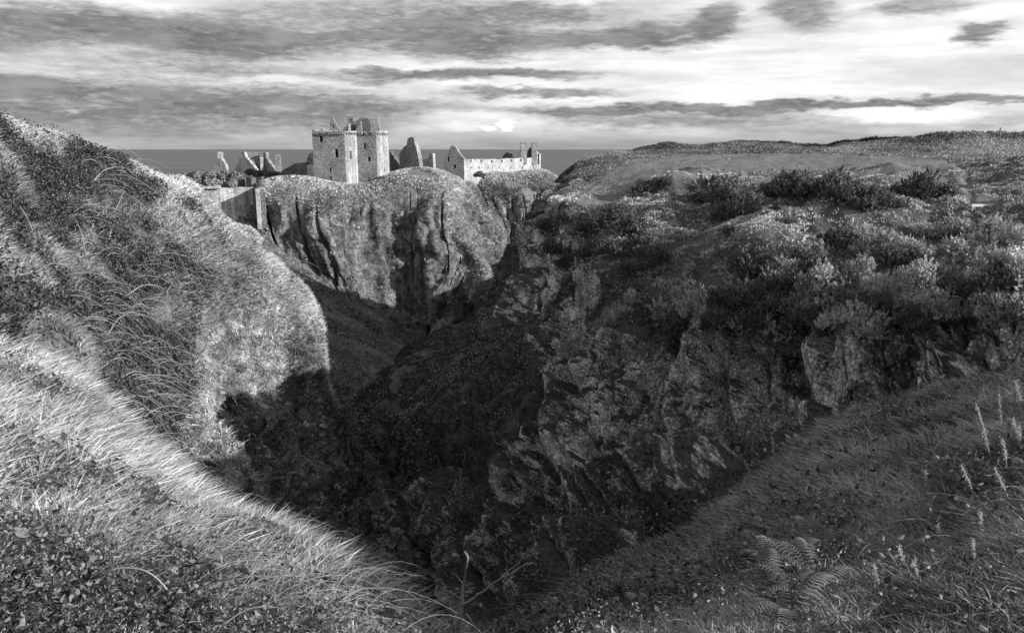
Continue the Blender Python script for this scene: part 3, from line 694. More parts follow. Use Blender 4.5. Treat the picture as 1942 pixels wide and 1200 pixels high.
U = ruin('ruined_gable', 776, 320, 222, 'tall broken gable of stone just right of the keep', 'ruin')
wall('wall', M_stone, U, P(757,300,224), P(795,300,219), [(757,324),(757.5,293),(760,287),(764,282),(768,278),(772,275),(773.5,264),(779,260),(786,262),(787,272),(790,282),(792,292),(794,303),(796,324)], 335, 1.3, [], 0.2)
wall('wall', M_dstone, U, P(740,300,232), P(757,300,230), [(739,287),(743,292),(748,300),(753,306),(757,311)], 335, 1.2, [], 0.35)
U = ruin('ruined_wall', 810, 322, 227, 'small pale wall stump between the broken gable and the pale range', 'ruin')
wall('wall', M_stoneS, U, P(795,300,229), P(822,300,226), [(795,312),(799,306),(804,303),(810,300),(814,298),(815,292),(820.5,291),(821.5,310)], 335, 1.0, [], 0.12)
U = ruin('ruined_wall', 588, 325, 226, 'jagged stone fragment showing just left of the keep', 'ruin')
wall('wall', M_stone, U, P(575,300,228), P(598,300,226), [(576,309),(581,305),(584,297),(586,291),(590,290),(598,288)], 340, 1.0, [], 0.25)

# long pale range
G_ = ruin('ruined_range', 950, 330, 262, 'long roofless pale range with two square chimneys at the cliff edge', 'ruin')
F0 = P(880, 300, 236)[:2]; F1 = P(1017, 300, 288)[:2]; fd = (F1-F0)/np.linalg.norm(F1-F0); gd = np.array([-fd[1], fd[0]])
gL = meet(842, F0, gd)
ups = [(891.5,304,894,308.2),(911.5,304,914,308.2),(931.5,304.5,934,308.2),(950.5,304,953,307.5),(968.5,303,971,306.8),(986.5,302,989,306.5)]
los = [(892,317,893.8,319.5),(907,316.5,909,320),(925,316.5,926.5,319.6),(946,317,947.8,319.5),(968,316.2,969.6,319.6),(989.5,316,991.2,320.2),(1011.5,315.5,1013.2,320.5)]
wall('wall', M_white, G_, F0, F1, [(880.3,302),(890,302.5),(905,302),(920,303),(935,301.5),(948,302.5),(962,300.5),(975,301),(985,300),(1000,299.5),(1016,299)], 345, 1.0, ups+los, 0.14)  # sun-facing front given paler stone than the gable, light in the colour
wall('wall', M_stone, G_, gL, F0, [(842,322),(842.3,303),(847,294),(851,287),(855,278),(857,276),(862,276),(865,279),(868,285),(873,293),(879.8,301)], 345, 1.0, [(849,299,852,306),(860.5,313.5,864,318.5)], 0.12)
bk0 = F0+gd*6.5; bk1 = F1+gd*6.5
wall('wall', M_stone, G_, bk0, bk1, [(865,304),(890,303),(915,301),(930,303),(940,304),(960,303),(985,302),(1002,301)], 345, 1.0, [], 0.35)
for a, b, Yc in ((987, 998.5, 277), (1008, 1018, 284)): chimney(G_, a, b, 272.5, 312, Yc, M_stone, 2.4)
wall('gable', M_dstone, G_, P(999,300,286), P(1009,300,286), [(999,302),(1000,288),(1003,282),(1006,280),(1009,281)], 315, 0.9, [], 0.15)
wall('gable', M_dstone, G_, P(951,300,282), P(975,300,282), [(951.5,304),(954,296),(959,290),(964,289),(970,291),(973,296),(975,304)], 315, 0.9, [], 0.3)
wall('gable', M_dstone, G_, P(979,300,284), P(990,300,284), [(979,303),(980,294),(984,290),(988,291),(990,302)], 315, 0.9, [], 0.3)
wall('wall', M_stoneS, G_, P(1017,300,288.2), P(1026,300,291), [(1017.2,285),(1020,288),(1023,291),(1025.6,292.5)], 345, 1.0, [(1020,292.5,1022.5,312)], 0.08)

# houses on the left of the rock
U = ruin('chimney_gable', 416, 330, 240, 'small steep gable with one chimney, leftmost ruin on the rock', 'ruin')
wall('gable', M_stoneS, U, P(403,300,240), P(431,300,238), [(402,330),(407,314),(411,306),(414,300),(419,300),(423,306),(426,312),(428,320),(430,330)], 345, 1.0, [], 0.1)
chimney(U, 413, 421, 292, 301, 239.3, M_stoneS, 1.2)
U = ruin('ruined_house', 480, 330, 246, 'roofless house with twin gables seen left of the keep', 'ruin')
wall('gable', M_stoneS, U, P(442,300,242), P(482,300,237), [(441,332),(446,315),(452,305),(457,297),(458,289),(464,288.5),(465,296),(471,304),(477,312),(484,322)], 345, 1.0, [], 0.1)
wall('wall', M_stone, U, P(464,300,250), P(501,300,250), [(464,289),(480,288.5),(501,289)], 345, 1.0, [], 0.06)
wall('gable', M_stone, U, P(499,300,248), P(522,300,242), [(499,289),(504.5,289),(505,299),(510,308),(515,315),(520,323),(522,330)], 345, 1.0, [], 0.1)
chimney(U, 495, 499.5, 298, 328, 246, M_stoneS, 1.0, False, 'buttress')
mb = MB(); a = P(479, 304, 247.5); b = P(489, 324, 247.0); mb.tube([a, b], 0.75, 4); mb.build('dark_slit_bar', M_dstone, U, origin=empty_origin[U.name])  # dark bar stands in for a slanted strip window left uncut
U = ruin('chimney_stack', 528, 326, 240, 'lone square chimney stack between the roofless house and the dark wall', 'chimney')
chimney(U, 523, 532.5, 297.5, 332, 240, M_stone, 1.4, True, 'stack')
U = ruin('garden_wall', 562, 336, 218, 'dark sloping rubble wall running up to the left foot of the keep', 'wall')
wall('wall', M_dstone, U, P(526,300,224), P(582,300,214), [(524,333),(532,325),(540,320),(550,315),(556,311),(562,309.5),(572,309),(581,308.5)], 350, 1.0, [], 0.12)
wall('wall', M_white, U, P(581,300,214), P(595,300,212), [(581.5,313),(588,312.5),(595,313)], 350, 1.0, [], 0.2)
U = ruin('curtain_wall', 450, 400, 190, 'plain curtain wall with a square buttress below the ivy', 'wall')
B0 = P(475, 300, 192)[:2]; B1 = P(489, 300, 185)[:2]; B2 = P(508, 300, 198)[:2]
wall('wall', M_stoneS, U, P(350,300,189), B0, [(350,356),(400,356),(430,356.5),(450,355),(475,355)], 430, 1.2, [], 0.12)
wall('buttress', M_dstone, U, B0, B1, [(475.3,356),(482,357),(489,360)], 430, 1.0, [], 0.05)  # side turned off the sun, shade put in with darker stone
wall('buttress', M_white, U, B1, B2, [(489,358),(495,356),(501,355.5),(507.5,357)], 430, 1.0, [], 0.05)  # sunward side, sunlight put in with paler stone
wall('coping', M_white, U, P(368,300,188.5), P(413,300,189.5), [(368,354.5),(390,353.5),(405,352.5),(410,351.5),(413,353)], 358, 1.6, [], 0.03)
U = ruin('retaining_wall', 475, 350, 200, 'short dark wall end above the curtain wall buttress', 'wall')
wall('wall', M_dstone, U, P(464,300,202), P(474,300,200), [(464,336),(468,336),(474,337)], 365, 1.2, [], 0.05)

# ------------------------------------------------------------------ vegetation
def tn(p, sc, seed): return np.clip(0.5+0.5*fbm(p, sc, 3, seed), 0, 1)
# left hillside
def ridge(py_of, sx, sy): return sy-np.interp(sx, [p[0] for p in py_of], [p[1] for p in py_of])
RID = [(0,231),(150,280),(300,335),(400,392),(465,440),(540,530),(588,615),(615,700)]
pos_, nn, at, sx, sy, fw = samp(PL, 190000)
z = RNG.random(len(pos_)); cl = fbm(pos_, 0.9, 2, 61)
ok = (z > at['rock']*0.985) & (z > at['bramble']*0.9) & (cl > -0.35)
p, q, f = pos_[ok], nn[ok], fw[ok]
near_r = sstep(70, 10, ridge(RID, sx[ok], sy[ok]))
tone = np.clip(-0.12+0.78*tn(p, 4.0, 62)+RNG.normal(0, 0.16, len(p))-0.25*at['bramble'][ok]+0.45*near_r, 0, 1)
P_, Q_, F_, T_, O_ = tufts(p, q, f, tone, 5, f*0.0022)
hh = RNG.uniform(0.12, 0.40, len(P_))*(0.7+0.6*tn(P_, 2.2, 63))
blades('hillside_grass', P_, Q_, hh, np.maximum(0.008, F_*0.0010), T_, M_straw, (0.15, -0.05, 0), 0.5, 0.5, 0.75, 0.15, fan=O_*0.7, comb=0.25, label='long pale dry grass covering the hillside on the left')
pos_, nn, at, sx, sy, fw = samp(PL, 520000)
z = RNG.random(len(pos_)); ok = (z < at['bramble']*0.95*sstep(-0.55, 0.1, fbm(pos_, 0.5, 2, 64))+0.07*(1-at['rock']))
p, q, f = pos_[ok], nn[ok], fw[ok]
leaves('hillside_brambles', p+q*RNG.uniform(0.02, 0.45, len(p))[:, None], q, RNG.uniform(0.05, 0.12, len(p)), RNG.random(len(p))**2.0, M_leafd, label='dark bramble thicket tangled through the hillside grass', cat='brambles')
pos_, nn, at, sx, sy, fw = samp(PL, 60000); ok = RNG.random(len(pos_)) < at['rock']*0.35*(fbm(pos_, .8, 2, 99) > 0.1)
p, q = pos_[ok], nn[ok]; P_, Q_, F_, T_, O_ = tufts(p, q, fw[ok], RNG.random(len(p)), 5, .10)
blades('cliff_tufts', P_, Q_, RNG.uniform(.10, .28, len(P_)), .035, T_, M_straw, (0,0,-.6), 0.2, 0.8, 0.2, 0.6, fan=O_*.5, label='tufts clinging to the bare rock of the left hillside')
# castle headland
for pa, nsm in ((PC, 120000), (PC2, 30000)):
    pos_, nn, at, sx, sy, fw = samp(pa, nsm); z = RNG.random(len(pos_))
    ok = (z > at['rock']*0.993) & (fbm(pos_, 4, 2, 65) > -0.4)
    p, q, f = pos_[ok], nn[ok], fw[ok]
    tone = np.clip(0.0+0.6*tn(p, 12, 66)+RNG.normal(0, 0.2, len(p))-0.35*at['bramble'][ok]+0.22*sstep(-13, -8, p[:, 2]-EYE), 0, 1)
    P_, Q_, F_, T_, O_ = tufts(p, q, f, tone, 3, f*0.002)
    blades('headland_grass', P_, Q_, RNG.uniform(0.25, 0.75, len(P_)), F_*0.0011, T_, M_straw, (0.2, 0, 0), 0.3, 0.5, 0.5, 0.5, fan=O_*.4, comb=.3, label='rough grass over the slopes of the castle rock' if pa is PC else 'pale grass on the far lobe of the castle rock')
pos_, nn, at, sx, sy, fw = samp(PV, 260000); ok = RNG.random(len(pos_)) < sstep(140, 60, fw)
leaves('valley_scrub', (pos_+nn*RNG.uniform(0, .5, len(pos_))[:, None])[ok], nn[ok], RNG.uniform(.1, .25, ok.sum()), RNG.random(ok.sum())**2, M_leaf, label='dark scrub on the floor of the gorge', cat='scrub')
ok = RNG.random(len(pos_)) < sstep(60, 110, fw)*.7
P_, Q_, F_, T_, O_ = tufts(pos_[ok], nn[ok], fw[ok], tn(pos_[ok], 8, 31)*.7, 3, fw[ok]*.002)
blades('valley_grass', P_, Q_, RNG.uniform(.2, .6, len(P_)), np.maximum(.02, F_*.0011), T_, M_green, label='grass on the lower slope of the gorge towards the shore')
# right headland and cliff
pos_, nn, at, sx, sy, fw = samp(PR, 230000); z = RNG.random(len(pos_))
ok = (z > at['rock']*0.98) & (fbm(pos_, 1.0, 2, 67) > -0.35) & (z > at['path']*0.97)
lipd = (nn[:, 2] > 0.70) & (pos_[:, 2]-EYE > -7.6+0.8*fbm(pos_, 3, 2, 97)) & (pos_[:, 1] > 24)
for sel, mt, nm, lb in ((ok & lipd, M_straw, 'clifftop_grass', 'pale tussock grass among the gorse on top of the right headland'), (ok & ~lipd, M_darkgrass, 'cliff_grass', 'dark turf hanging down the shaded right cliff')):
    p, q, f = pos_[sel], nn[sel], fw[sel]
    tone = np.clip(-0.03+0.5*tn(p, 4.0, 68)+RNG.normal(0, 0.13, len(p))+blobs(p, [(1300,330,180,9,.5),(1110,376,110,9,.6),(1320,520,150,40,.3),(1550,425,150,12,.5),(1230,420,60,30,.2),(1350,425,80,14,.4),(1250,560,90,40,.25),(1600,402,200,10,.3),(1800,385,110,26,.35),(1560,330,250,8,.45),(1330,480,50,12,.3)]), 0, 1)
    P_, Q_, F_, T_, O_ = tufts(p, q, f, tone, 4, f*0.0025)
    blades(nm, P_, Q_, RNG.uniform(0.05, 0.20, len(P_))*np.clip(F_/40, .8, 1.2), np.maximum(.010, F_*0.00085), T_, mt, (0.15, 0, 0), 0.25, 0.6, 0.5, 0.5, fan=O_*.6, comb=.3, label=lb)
pos_, nn, at, sx, sy, fw = samp(PR, 420000); z = RNG.random(len(pos_))
ok = z < at['bramble']*0.8*sstep(-0.3, 0.2, fbm(pos_, 0.9, 2, 69))+0.015*at['rock']
p, q, f = pos_[ok], nn[ok], fw[ok]
leaves('cliff_scrub', p+q*(RNG.uniform(0.02, 0.5, len(p))[:, None]), q, RNG.uniform(0.07, 0.17, len(p))*np.clip(f/45, .7, 1.4), RNG.random(len(p))**1.8, M_leaf, label='low dark scrub over the shaded spur and cliff on the right', cat='scrub')
# far plateau
pos_, nn, at, sx, sy, fw = samp(PP, 120000); z = RNG.random(len(pos_))
ok = (z > at['path']*0.985)
p, q, f = pos_[ok], nn[ok], fw[ok]
tone = np.clip(-.1+0.7*tn(p, 5, 70)+RNG.normal(0, 0.2, len(p))+blobs(p, [(1880,285,160,30,.35),(1650,280,80,14,.2)]), 0, 1)
lf = q[:, 0] < -0.45  # left-facing tufts take the darker turf, shade put into their colour
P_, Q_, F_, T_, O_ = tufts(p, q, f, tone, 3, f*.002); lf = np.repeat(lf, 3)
for sel, mt, nm, lb in ((~lf, M_turf, 'plateau_grass', 'wind combed turf on the far plateau beside the worn path'), (lf, M_darkgrass, 'plateau_shade_turf', 'turf coloured dark for shade on the steep left flank of the far plateau')):
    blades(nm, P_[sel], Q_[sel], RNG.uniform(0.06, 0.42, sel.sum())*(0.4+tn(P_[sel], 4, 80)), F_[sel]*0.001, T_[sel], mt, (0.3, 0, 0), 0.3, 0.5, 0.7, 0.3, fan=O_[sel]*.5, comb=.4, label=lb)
# near banks
pos_, nn, at, sx, sy, fw = samp(PF, 700000, u0=0.2, u1=0.9, pw=1.5); z = RNG.random(len(pos_))
left = sstep(1000, 700, sx); wt = 1.0
vd_ = pos_-np.array([0, 0, EYE]); vd_ /= np.linalg.norm(vd_, axis=1, keepdims=True); fore = np.clip(-(nn*vd_).sum(1)*2.2, 0.12, 1)*0.55; z = z/np.maximum(fore, .05)
lowz = sstep(1020, 1120, sy+40*fbm(pos_, .5, 2, 12))*sstep(620, 250, sx)
okL = (z < left*(1-0.7*at['bramble'])*(1-.6*lowz)) & (fbm(pos_, 0.35, 2, 83) > -0.5)
p, q, f = pos_[okL], nn[okL], fw[okL]
tone = np.clip(0.1+0.7*tn(p, 1.6, 84)+RNG.normal(0, 0.25, len(p)), 0, 1)
P_, Q_, F_, T_, O_ = tufts(p, q, f, tone, 4, np.maximum(.02, f*.003))
blades('bank_dry_grass', P_, Q_, RNG.uniform(0.08, 0.32, len(P_))*np.clip(F_/5, .6, 1.4), np.maximum(0.0032, F_*0.0013)*RNG.uniform(.5, 1.5, len(P_)), T_, M_straw, (0.15, 0.1, 0), 0.7, 0.75, 0.8, 0.1, fan=O_*.9, comb=.2, label='tangled bleached grass on the near bank at the left')
okR = (z < (1-left)*wt) & (fbm(pos_, 0.35, 2, 85) > -0.6)
p, q, f = pos_[okR], nn[okR], fw[okR]
tone = np.clip(0.05+0.8*tn(p, 0.7, 86)+RNG.normal(0, 0.18, len(p))-0.3*at['bramble'][okR], 0, 1)
P_, Q_, F_, T_, O_ = tufts(p, q, f, tone, 5, np.maximum(.025, f*.004))
blades('bank_green_grass', P_, Q_, RNG.uniform(0.06, 0.21, len(P_))*np.clip(F_/5, .7, 1.5), np.maximum(0.004, F_*0.0015)*RNG.uniform(.5, 1.5, len(P_)), T_, M_green, (-0.1, -0.1, 0), 0.6, 0.9, 0.8, 0.1, fan=O_*1.1, comb=.12, label='lush arching grass on the shaded near bank at the right')
pos_, nn, at, sx, sy, fw = samp(PF, 800000, u0=0.2, u1=0.92, pw=1.7); z = RNG.random(len(pos_))
low = sstep(1020, 1120, sy+40*fbm(pos_, .5, 2, 12))*sstep(620, 250, sx)
pr = np.clip(0.06+at['bramble']*0.5*np.where(sx > 1150, 0.35, 1)+low*0.6*sstep(-.5, .2, fbm(pos_, .25, 2, 19)), 0, 1)
ok = z < pr; p, q, f = pos_[ok], nn[ok], fw[ok]; br = sx[ok] < 720
sz = np.exp(RNG.normal(-3.75, 0.42, len(p)))*np.clip(f/5, 0.75, 1.6)
up_ = q*RNG.uniform(0.01, 0.22, len(p))[:, None]
leaves('near_bramble_leaves', (p+up_)[br], q[br], sz[br], RNG.random(br.sum())**2, M_leafn, label='glossy bramble leaves filling the lower left corner', cat='brambles')
leaves('gully_brambles', (p+up_)[~br], q[~br], sz[~br], RNG.random((~br).sum())**1.5, M_leaf, label='dark bramble and ivy leaves at the head of the gully', cat='brambles')

# ---- ground look-up: the nearest visible surface point under a pixel
_pool = []
for pa in (PL, PR, PP, PF):
    g = pa.G[::2, ::2].reshape(-1, 3); nn = pa.N[::2, ::2].reshape(-1, 3); sx, sy, fw = project(g)
    vd = g-np.array([0, 0, EYE]); ok = ((nn*vd).sum(1) < 0) & (fw > 1) & (sx > -200) & (sx < 2200) & (sy < 1500)
    _pool.append((g[ok], nn[ok], sx[ok], sy[ok], fw[ok]))
_g, _n, _x, _y, _f = [np.concatenate([q[i] for q in _pool]) for i in range(5)]
def ground(px, py):
    d = (_x-px)**2+(_y-py)**2; near = np.where(d < max(60.0, d.min()*1.5+1))[0]
    k = near[np.argmin(_f[near])]; return _g[k], _n[k], _f[k]

# ---- gorse
def gorse_protos(mat, n=5):
    out = []
    for v in range(n):
        rg = np.random.default_rng(100+v); nl = 15; ks = 24; ns = nl*ks
        th_ = rg.uniform(0, 2*np.pi, nl); ph = np.arccos(rg.uniform(0.0, 1, nl))
        lc = np.stack([np.sin(ph)*np.cos(th_), np.sin(ph)*np.sin(th_), np.cos(ph)*.85], 1)*rg.uniform(.35, .78, nl)[:, None]
        lr = rg.uniform(.16, .32, nl); li = np.repeat(np.arange(nl), ks)
        dr = rg.normal(0, 1, (ns, 3)); dr[:, 2] = np.abs(dr[:, 2])*1.1-.35; dr /= np.linalg.norm(dr, axis=1, keepdims=True)
        c = lc[li]+dr*(lr[li]*rg.uniform(.5, 1.0, ns))[:, None]; k = 12
        ax = dr*0.8+np.array([0, 0, 0.55])+rg.normal(0, .15, (ns, 3)); ax /= np.linalg.norm(ax, axis=1, keepdims=True)
        L = rg.uniform(0.10, 0.24, ns)
        t = np.tile(np.linspace(0, 1, k), ns); ci = np.repeat(np.arange(ns), k)
        base = c[ci]+ax[ci]*(t*L[ci])[:, None]
        dv = ax[ci]*0.8+rg.normal(0, 0.6, (ns*k, 3)); dv /= np.linalg.norm(dv, axis=1, keepdims=True)
        ln = 0.085*(1.15-0.6*t); s = np.cross(dv, rg.normal(0, 1, (ns*k, 3))); s /= np.linalg.norm(s, axis=1, keepdims=True)
        ww = 0.023
        V = np.stack([base-s*ww, base+s*ww, base+dv*ln[:, None]*1.1], 1).reshape(-1, 3)
        T = np.arange(ns*k*3).reshape(-1, 3); tone = np.repeat(np.clip(rg.random(nl)[li][ci]*.5+rg.random(ns)[ci]*0.3+rg.random(ns*k)*0.3, 0, 1), 3)
        root = empty('gorse_bush', (0, 0, 0))
        fo = mesh_np('foliage', V, T, mat, root, False, {'tone': tone})
        mb = MB()
        for b in range(9):
            an = rg.uniform(0, 6.28); r_ = rg.uniform(.25, .5)
            mb.tube([(0.05*math.cos(an), 0.05*math.sin(an), -0.25), (r_*.5*math.cos(an), r_*.5*math.sin(an), 0.18), (r_*math.cos(an+.4), r_*math.sin(an+.4), 0.45)], [0.03, 0.02, 0.008], 5)
        mb.build('stem', M_bark, root)
        out.append(root)
    return out
used = set()
def place(protos, k, loc, rz, sc, label, cat, group):
    src = protos[k % len(protos)]
    if src.name not in used: r = src; used.add(src.name)
    else:
        r = src.copy(); scn.collection.objects.link(r)
        for ch in list(src.children):
            c = ch.copy(); scn.collection.objects.link(c); c.parent = r
    r.location = loc; r.rotation_euler = (0, 0, rz); r.scale = sc
    return tag(r, label, cat, group)
GO = gorse_protos(M_gorse); GP = gorse_protos(M_gorsep, 3)
ORD = ['first', 'second', 'third', 'fourth', 'fifth', 'sixth', 'seventh', 'eighth', 'ninth', 'tenth', 'eleventh', 'twelfth', 'thirteenth', 'fourteenth', 'fifteenth', 'sixteenth']
rj = random.Random(5)
def band(pts, n, r0, r1, jy):
    out = []; L = np.linspace(0, 1, n); ax_ = np.linspace(0, 1, len(pts))
    for t in L: out.append((float(np.interp(t, ax_, [p[0] for p in pts]))+rj.uniform(-14, 14), float(np.interp(t, ax_, [p[1] for p in pts]))+rj.uniform(-jy, jy), rj.uniform(r0, r1)))
    return sorted(out)
ROWS = [
 ('far row by the worn turf path', GO, [(1215,350,18),(1252,340,15),(1320,364,22),(1350,352,36),(1385,372,36),(1415,385,34),(1375,400,26),(1470,345,28),(1500,343,32),(1550,352,28),(1585,350,32),(1620,358,34),(1650,366,34),(1686,374,20),(1720,350,32),(1755,352,34)]),
 ('clump on the headland nose', GO, [(1035,418,22),(1045,460,24),(1072,408,26),(1080,495,24),(1108,425,30),(1125,468,30),(1158,402,34),(1172,462,34),(1198,430,38),(1205,500,26),(1228,455,38),(1246,484,26)]),
 ('top row of the gorse bank', GP, band([(1420,482),(1600,452),(1780,436),(1945,430)], 14, 26, 44, 10)),
 ('second row of the gorse bank', GO, band([(1410,512),(1500,498),(1700,482),(1945,474)]  , 12, 28, 48, 11)),
 ('third row of the gorse bank', GP, band([(1440,545),(1600,530),(1800,520),(1945,515)], 15, 28, 50, 11)),
 ('fourth row of the gorse bank', GO, band([(1290,562),(1450,572),(1700,562),(1945,552)], 15, 30, 50, 12)),
 ('lowest row over the cliff edge', GO, band([(1300,600),(1480,606),(1700,600),(1945,590)], 15, 28, 50, 12)),
 ('few bushes in the grassy hollow', GO, [(1290,440,14),(1380,430,16),(1468,388,10),(1492,412,17),(1530,430,15)]),
 ('pale bushes on the shaded cliff', GP, [(1150,603,18),(1178,585,24),(1200,560,22),(1410,622,30)])]
gi = 0
for where, pr_, lst in ROWS:
    for j, (px, py, rp) in enumerate(lst):
        if where.startswith('far row'): rp *= 1.2
        g, nn, f = ground(px, py+rp*0.45); r = rp/FPX*f/0.70
        lab = f'gorse bush, {ORD[j]} from left in the {where}'
        pz = pr_
        if 'gorse bank' in where or 'lowest' in where: pz = GP if rj.random() < (0.75 if px > 1450 else 0.3) else GO
        place(pz, gi*3+j, tuple(g-np.array([0, 0, 0.12*r])), random.uniform(0, 6.28), (r*random.uniform(.9, 1.1), r*random.uniform(.9, 1.1), r*random.uniform(1.0, 1.3)), lab, 'gorse bush', 'gorse bushes on the right headland'); gi += 1
for pp in (GO+GP):
    if pp.name not in used:
        for ch in list(pp.children): bpy.data.objects.remove(ch)
        bpy.data.objects.remove(pp)

# ---- ivy over the castle wall and bushes at the ruins
def foliage_mass(name, label, cat, lumps, mat, n, size, group=None):
    rp = np.array([P(a, b, Y) for a, b, Y, *_ in lumps]); root = empty(name, rp.mean(0)); o0 = rp.mean(0); cs = []; ns_ = []
    for (a, b, Y, rx, rz_) in lumps:
        c = P(a, b, Y); R_ = np.array([rx, rx*0.8, rz_])*Y/FPX; k = n//len(lumps)
        d = RNG.normal(0, 1, (k, 3)); d /= np.linalg.norm(d, axis=1, keepdims=True)
        rr_ = 0.75+0.3*fbm(d, 0.6, 3, int(a)); rr_ = rr_*RNG.uniform(0.85, 1.05, k)
        cs.append(c+d*R_*rr_[:, None]-o0); ns_.append(d)
    c = np.concatenate(cs)
    leaves('foliage', c, np.concatenate(ns_), RNG.uniform(size*.7, size*1.4, len(c)), np.clip(RNG.random(len(c)), 0, 1), mat, kind=None, parent=root, rand=0.5)
    mb = MB(); b = rp-o0
    for (x_, y_, z_), (_, _, Y, rx, rz_) in zip(b, lumps):
        mb = MB(); mb.tube([(x_, y_, z_-rz_*Y/FPX), (x_+.1, y_, z_+rz_*Y/FPX*.4)], [0.15, 0.05], 5); mb.build('stem', M_bark, root)
    return tag(root, label, cat, group)
foliage_mass('ivy_bush', 'broad leafy ivy mass above the curtain wall on the left of the rock', 'ivy', [(352,338,207,16,12),(375,336,206,20,14),(400,336,206,22,14),(425,334,206,20,14),(448,338,205,18,15),(460,345,204,8,11),(405,348,203,26,9),(440,350,203,18,9)], M_ivy, 9000, 0.55)
foliage_mass('bush', 'small dark round bush at the foot of the pale range', 'bush', [(909,330,232,9,6),(903,332,232,6,4),(915,333,232,5,4)], M_gorse, 2400, 0.45)
foliage_mass('bush', 'low dark bush between the roofless house and the dark wall', 'bush', [(474,326,232,10,7),(490,329,231,13,7),(508,330,231,12,5),(524,330,230,10,4)], M_gorse, 4000, 0.5)

# ---- brambles canes, single stems
def cane(pts, Y0, Y1, r, mat, label, name='bramble_cane', cat='bramble', group='arching bramble canes', leafy=0):
    n = len(pts); P3 = [P(a, b, Y0+(Y1-Y0)*i/(n-1)) for i, (a, b) in enumerate(pts)]
    C = cr(np.array(P3), max(8, n*5), 0); o0 = C[0].copy(); mb = MB(); mb.tube(C-o0, np.linspace(r, r*0.35, len(C)), 5)
    o = mb.build(name, mat, None, True); o.location = o0
    return tag(o, label, cat, group)
def gy_(px, py): return float(ground(px, py)[0][1])
CN = [([(170,1096),(210,1079),(262,1078),(302,1100),(342,1152)], M_pale, .006, 'thick bleached bramble cane arching over the leaves at lower left'),
 ([(262,1075),(272,1030),(300,1003),(352,984)], M_pale, .004, 'thin pale cane rising from the thick arching one'),
 ([(425,1080),(437,1112),(425,1140),(398,1158)], M_pale, .004, 'pale hooked cane near the bottom centre left'),
 ([(225,942),(262,936),(295,944),(332,975)], M_cane, .005, 'cane arching right at the edge of the bright grass'),
 ([(0,985),(45,1005),(80,1025),(100,1045)], M_bark, .006, 'dark cane lying down from the left edge'),
 ([(20,915),(70,880),(115,888),(150,912)], M_bark, .006, 'dark cane bowed over the bright grass'),
 ([(528,1030),(556,1024),(578,1032),(592,1050)], M_cane, .004, 'short curl of cane at the rim of the gully'),
 ([(700,1150),(722,1120),(735,1118),(758,1142)], M_cane, .004, 'cane curl nearest the bottom of the gully'),
 ([(620,1190),(640,1110),(672,1082),(690,1090)], M_cane, .004, 'cane rising from the tangle left of the dead branch'),
 ([(100,1200),(150,1180),(200,1172),(240,1178)], M_pale, .005, 'pale straight cane along the bottom edge'),
 ([(350,1060),(365,1030),(400,1000),(420,990)], M_cane, .004, 'thin cane leaning right above the bramble leaves'),
 ([(180,1000),(185,950),(193,900),(200,880)], M_cane, .004, 'upright cane against the bright grass')]
for pts, mt, r, lb in CN:
    Y0 = gy_(*pts[0])*0.97; Y1 = min(gy_(*pts[-1])*0.93, Y0*1.25)
    cane(pts, Y0, Y1, r, mt, lb)
HC = [([(22,382),(44,400),(60,432),(66,452)], 'long cane trailing near the left edge of the hillside'),([(136,405),(152,436),(165,490),(172,522)], 'long pale cane falling down the middle of the brambled hillside'),
 ([(169,435),(188,449),(213,454)], 'cane reaching right across the upper hillside brambles'),([(218,400),(230,375),(236,352)], 'upright cane on the upper hillside'),([(175,345),(200,322),(235,318),(262,338)], 'cane arching just under the hillside crest'),
 ([(60,520),(100,500),(140,510),(165,540)], 'cane arching over the lower hillside brambles'),([(240,560),(275,540),(310,548),(330,580)], 'cane bowed beside the bare rock face'),([(200,640),(230,600),(270,590),(300,600)], 'cane above the bright hillside grass')]
for pts, lb in HC:
    g, nn, f = ground(*pts[0]); g2, _, _ = ground(*pts[-1]); cane(pts, g[1]-.5, g2[1]-.5, 0.016, M_cane, lb, group='arching canes on the hillside')
def canes_stuff(patch_, n, L, r, mat, name, label, cond):
    pos_, nn, at, sx, sy, fw = samp(patch_, n*6, v0=0.2); ok = cond(at, sx, sy, fw); p = pos_[ok][:n]; q = nn[ok][:n]; V = []; F = []; b = 0; K_ = 9
    for i in range(len(p)):
        an = RNG.uniform(0, 6.28); h = np.array([math.cos(an), math.sin(an)*.6, 0])+q[i]*np.array([.7, .7, 0]); l = L*RNG.uniform(.5, 1.3); hg = l*RNG.uniform(.25, .5)
        for k in range(K_):
            t = k/(K_-1); c = p[i]+h*l*t+np.array([0, 0, 1])*(hg*4*t*(1-t)*.6)+q[i]*0.05-np.array([0,0,1])*t*t*l*max(0,1-q[i][2])*0.8
            rr_ = r*(1-.6*t); V += [c+(0, 0, rr_), c+(rr_, 0, -rr_*.6), c+(-rr_, 0, -rr_*.6)]
        for k in range(K_-1):
            for e in range(3): F.append((b+k*3+e, b+k*3+(e+1) % 3, b+k*3+3+(e+1) % 3, b+k*3+3+e))
        b += K_*3
    tag(mesh_np(name, np.array(V), np.array(F), mat), label, 'bramble stems', kind='stuff')
canes_stuff(PL, 800, 1.3, 0.013, M_cane, 'hillside_bramble_stems', 'tangle of thin bramble stems through the hillside thicket', lambda at, sx, sy, fw: (at['bramble'] > 0.3))
canes_stuff(PF, 1300, 0.5, 0.0020, M_cane, 'near_bramble_stems', 'tangle of thin stems over the near left bank', lambda at, sx, sy, fw: (sx < 900) & (fw > 3))
canes_stuff(PF, 700, 0.45, 0.0018, M_cane, 'bank_stems', 'fine dry stems lying over the near right bank', lambda at, sx, sy, fw: (sx > 1000) & (fw > 3.5))

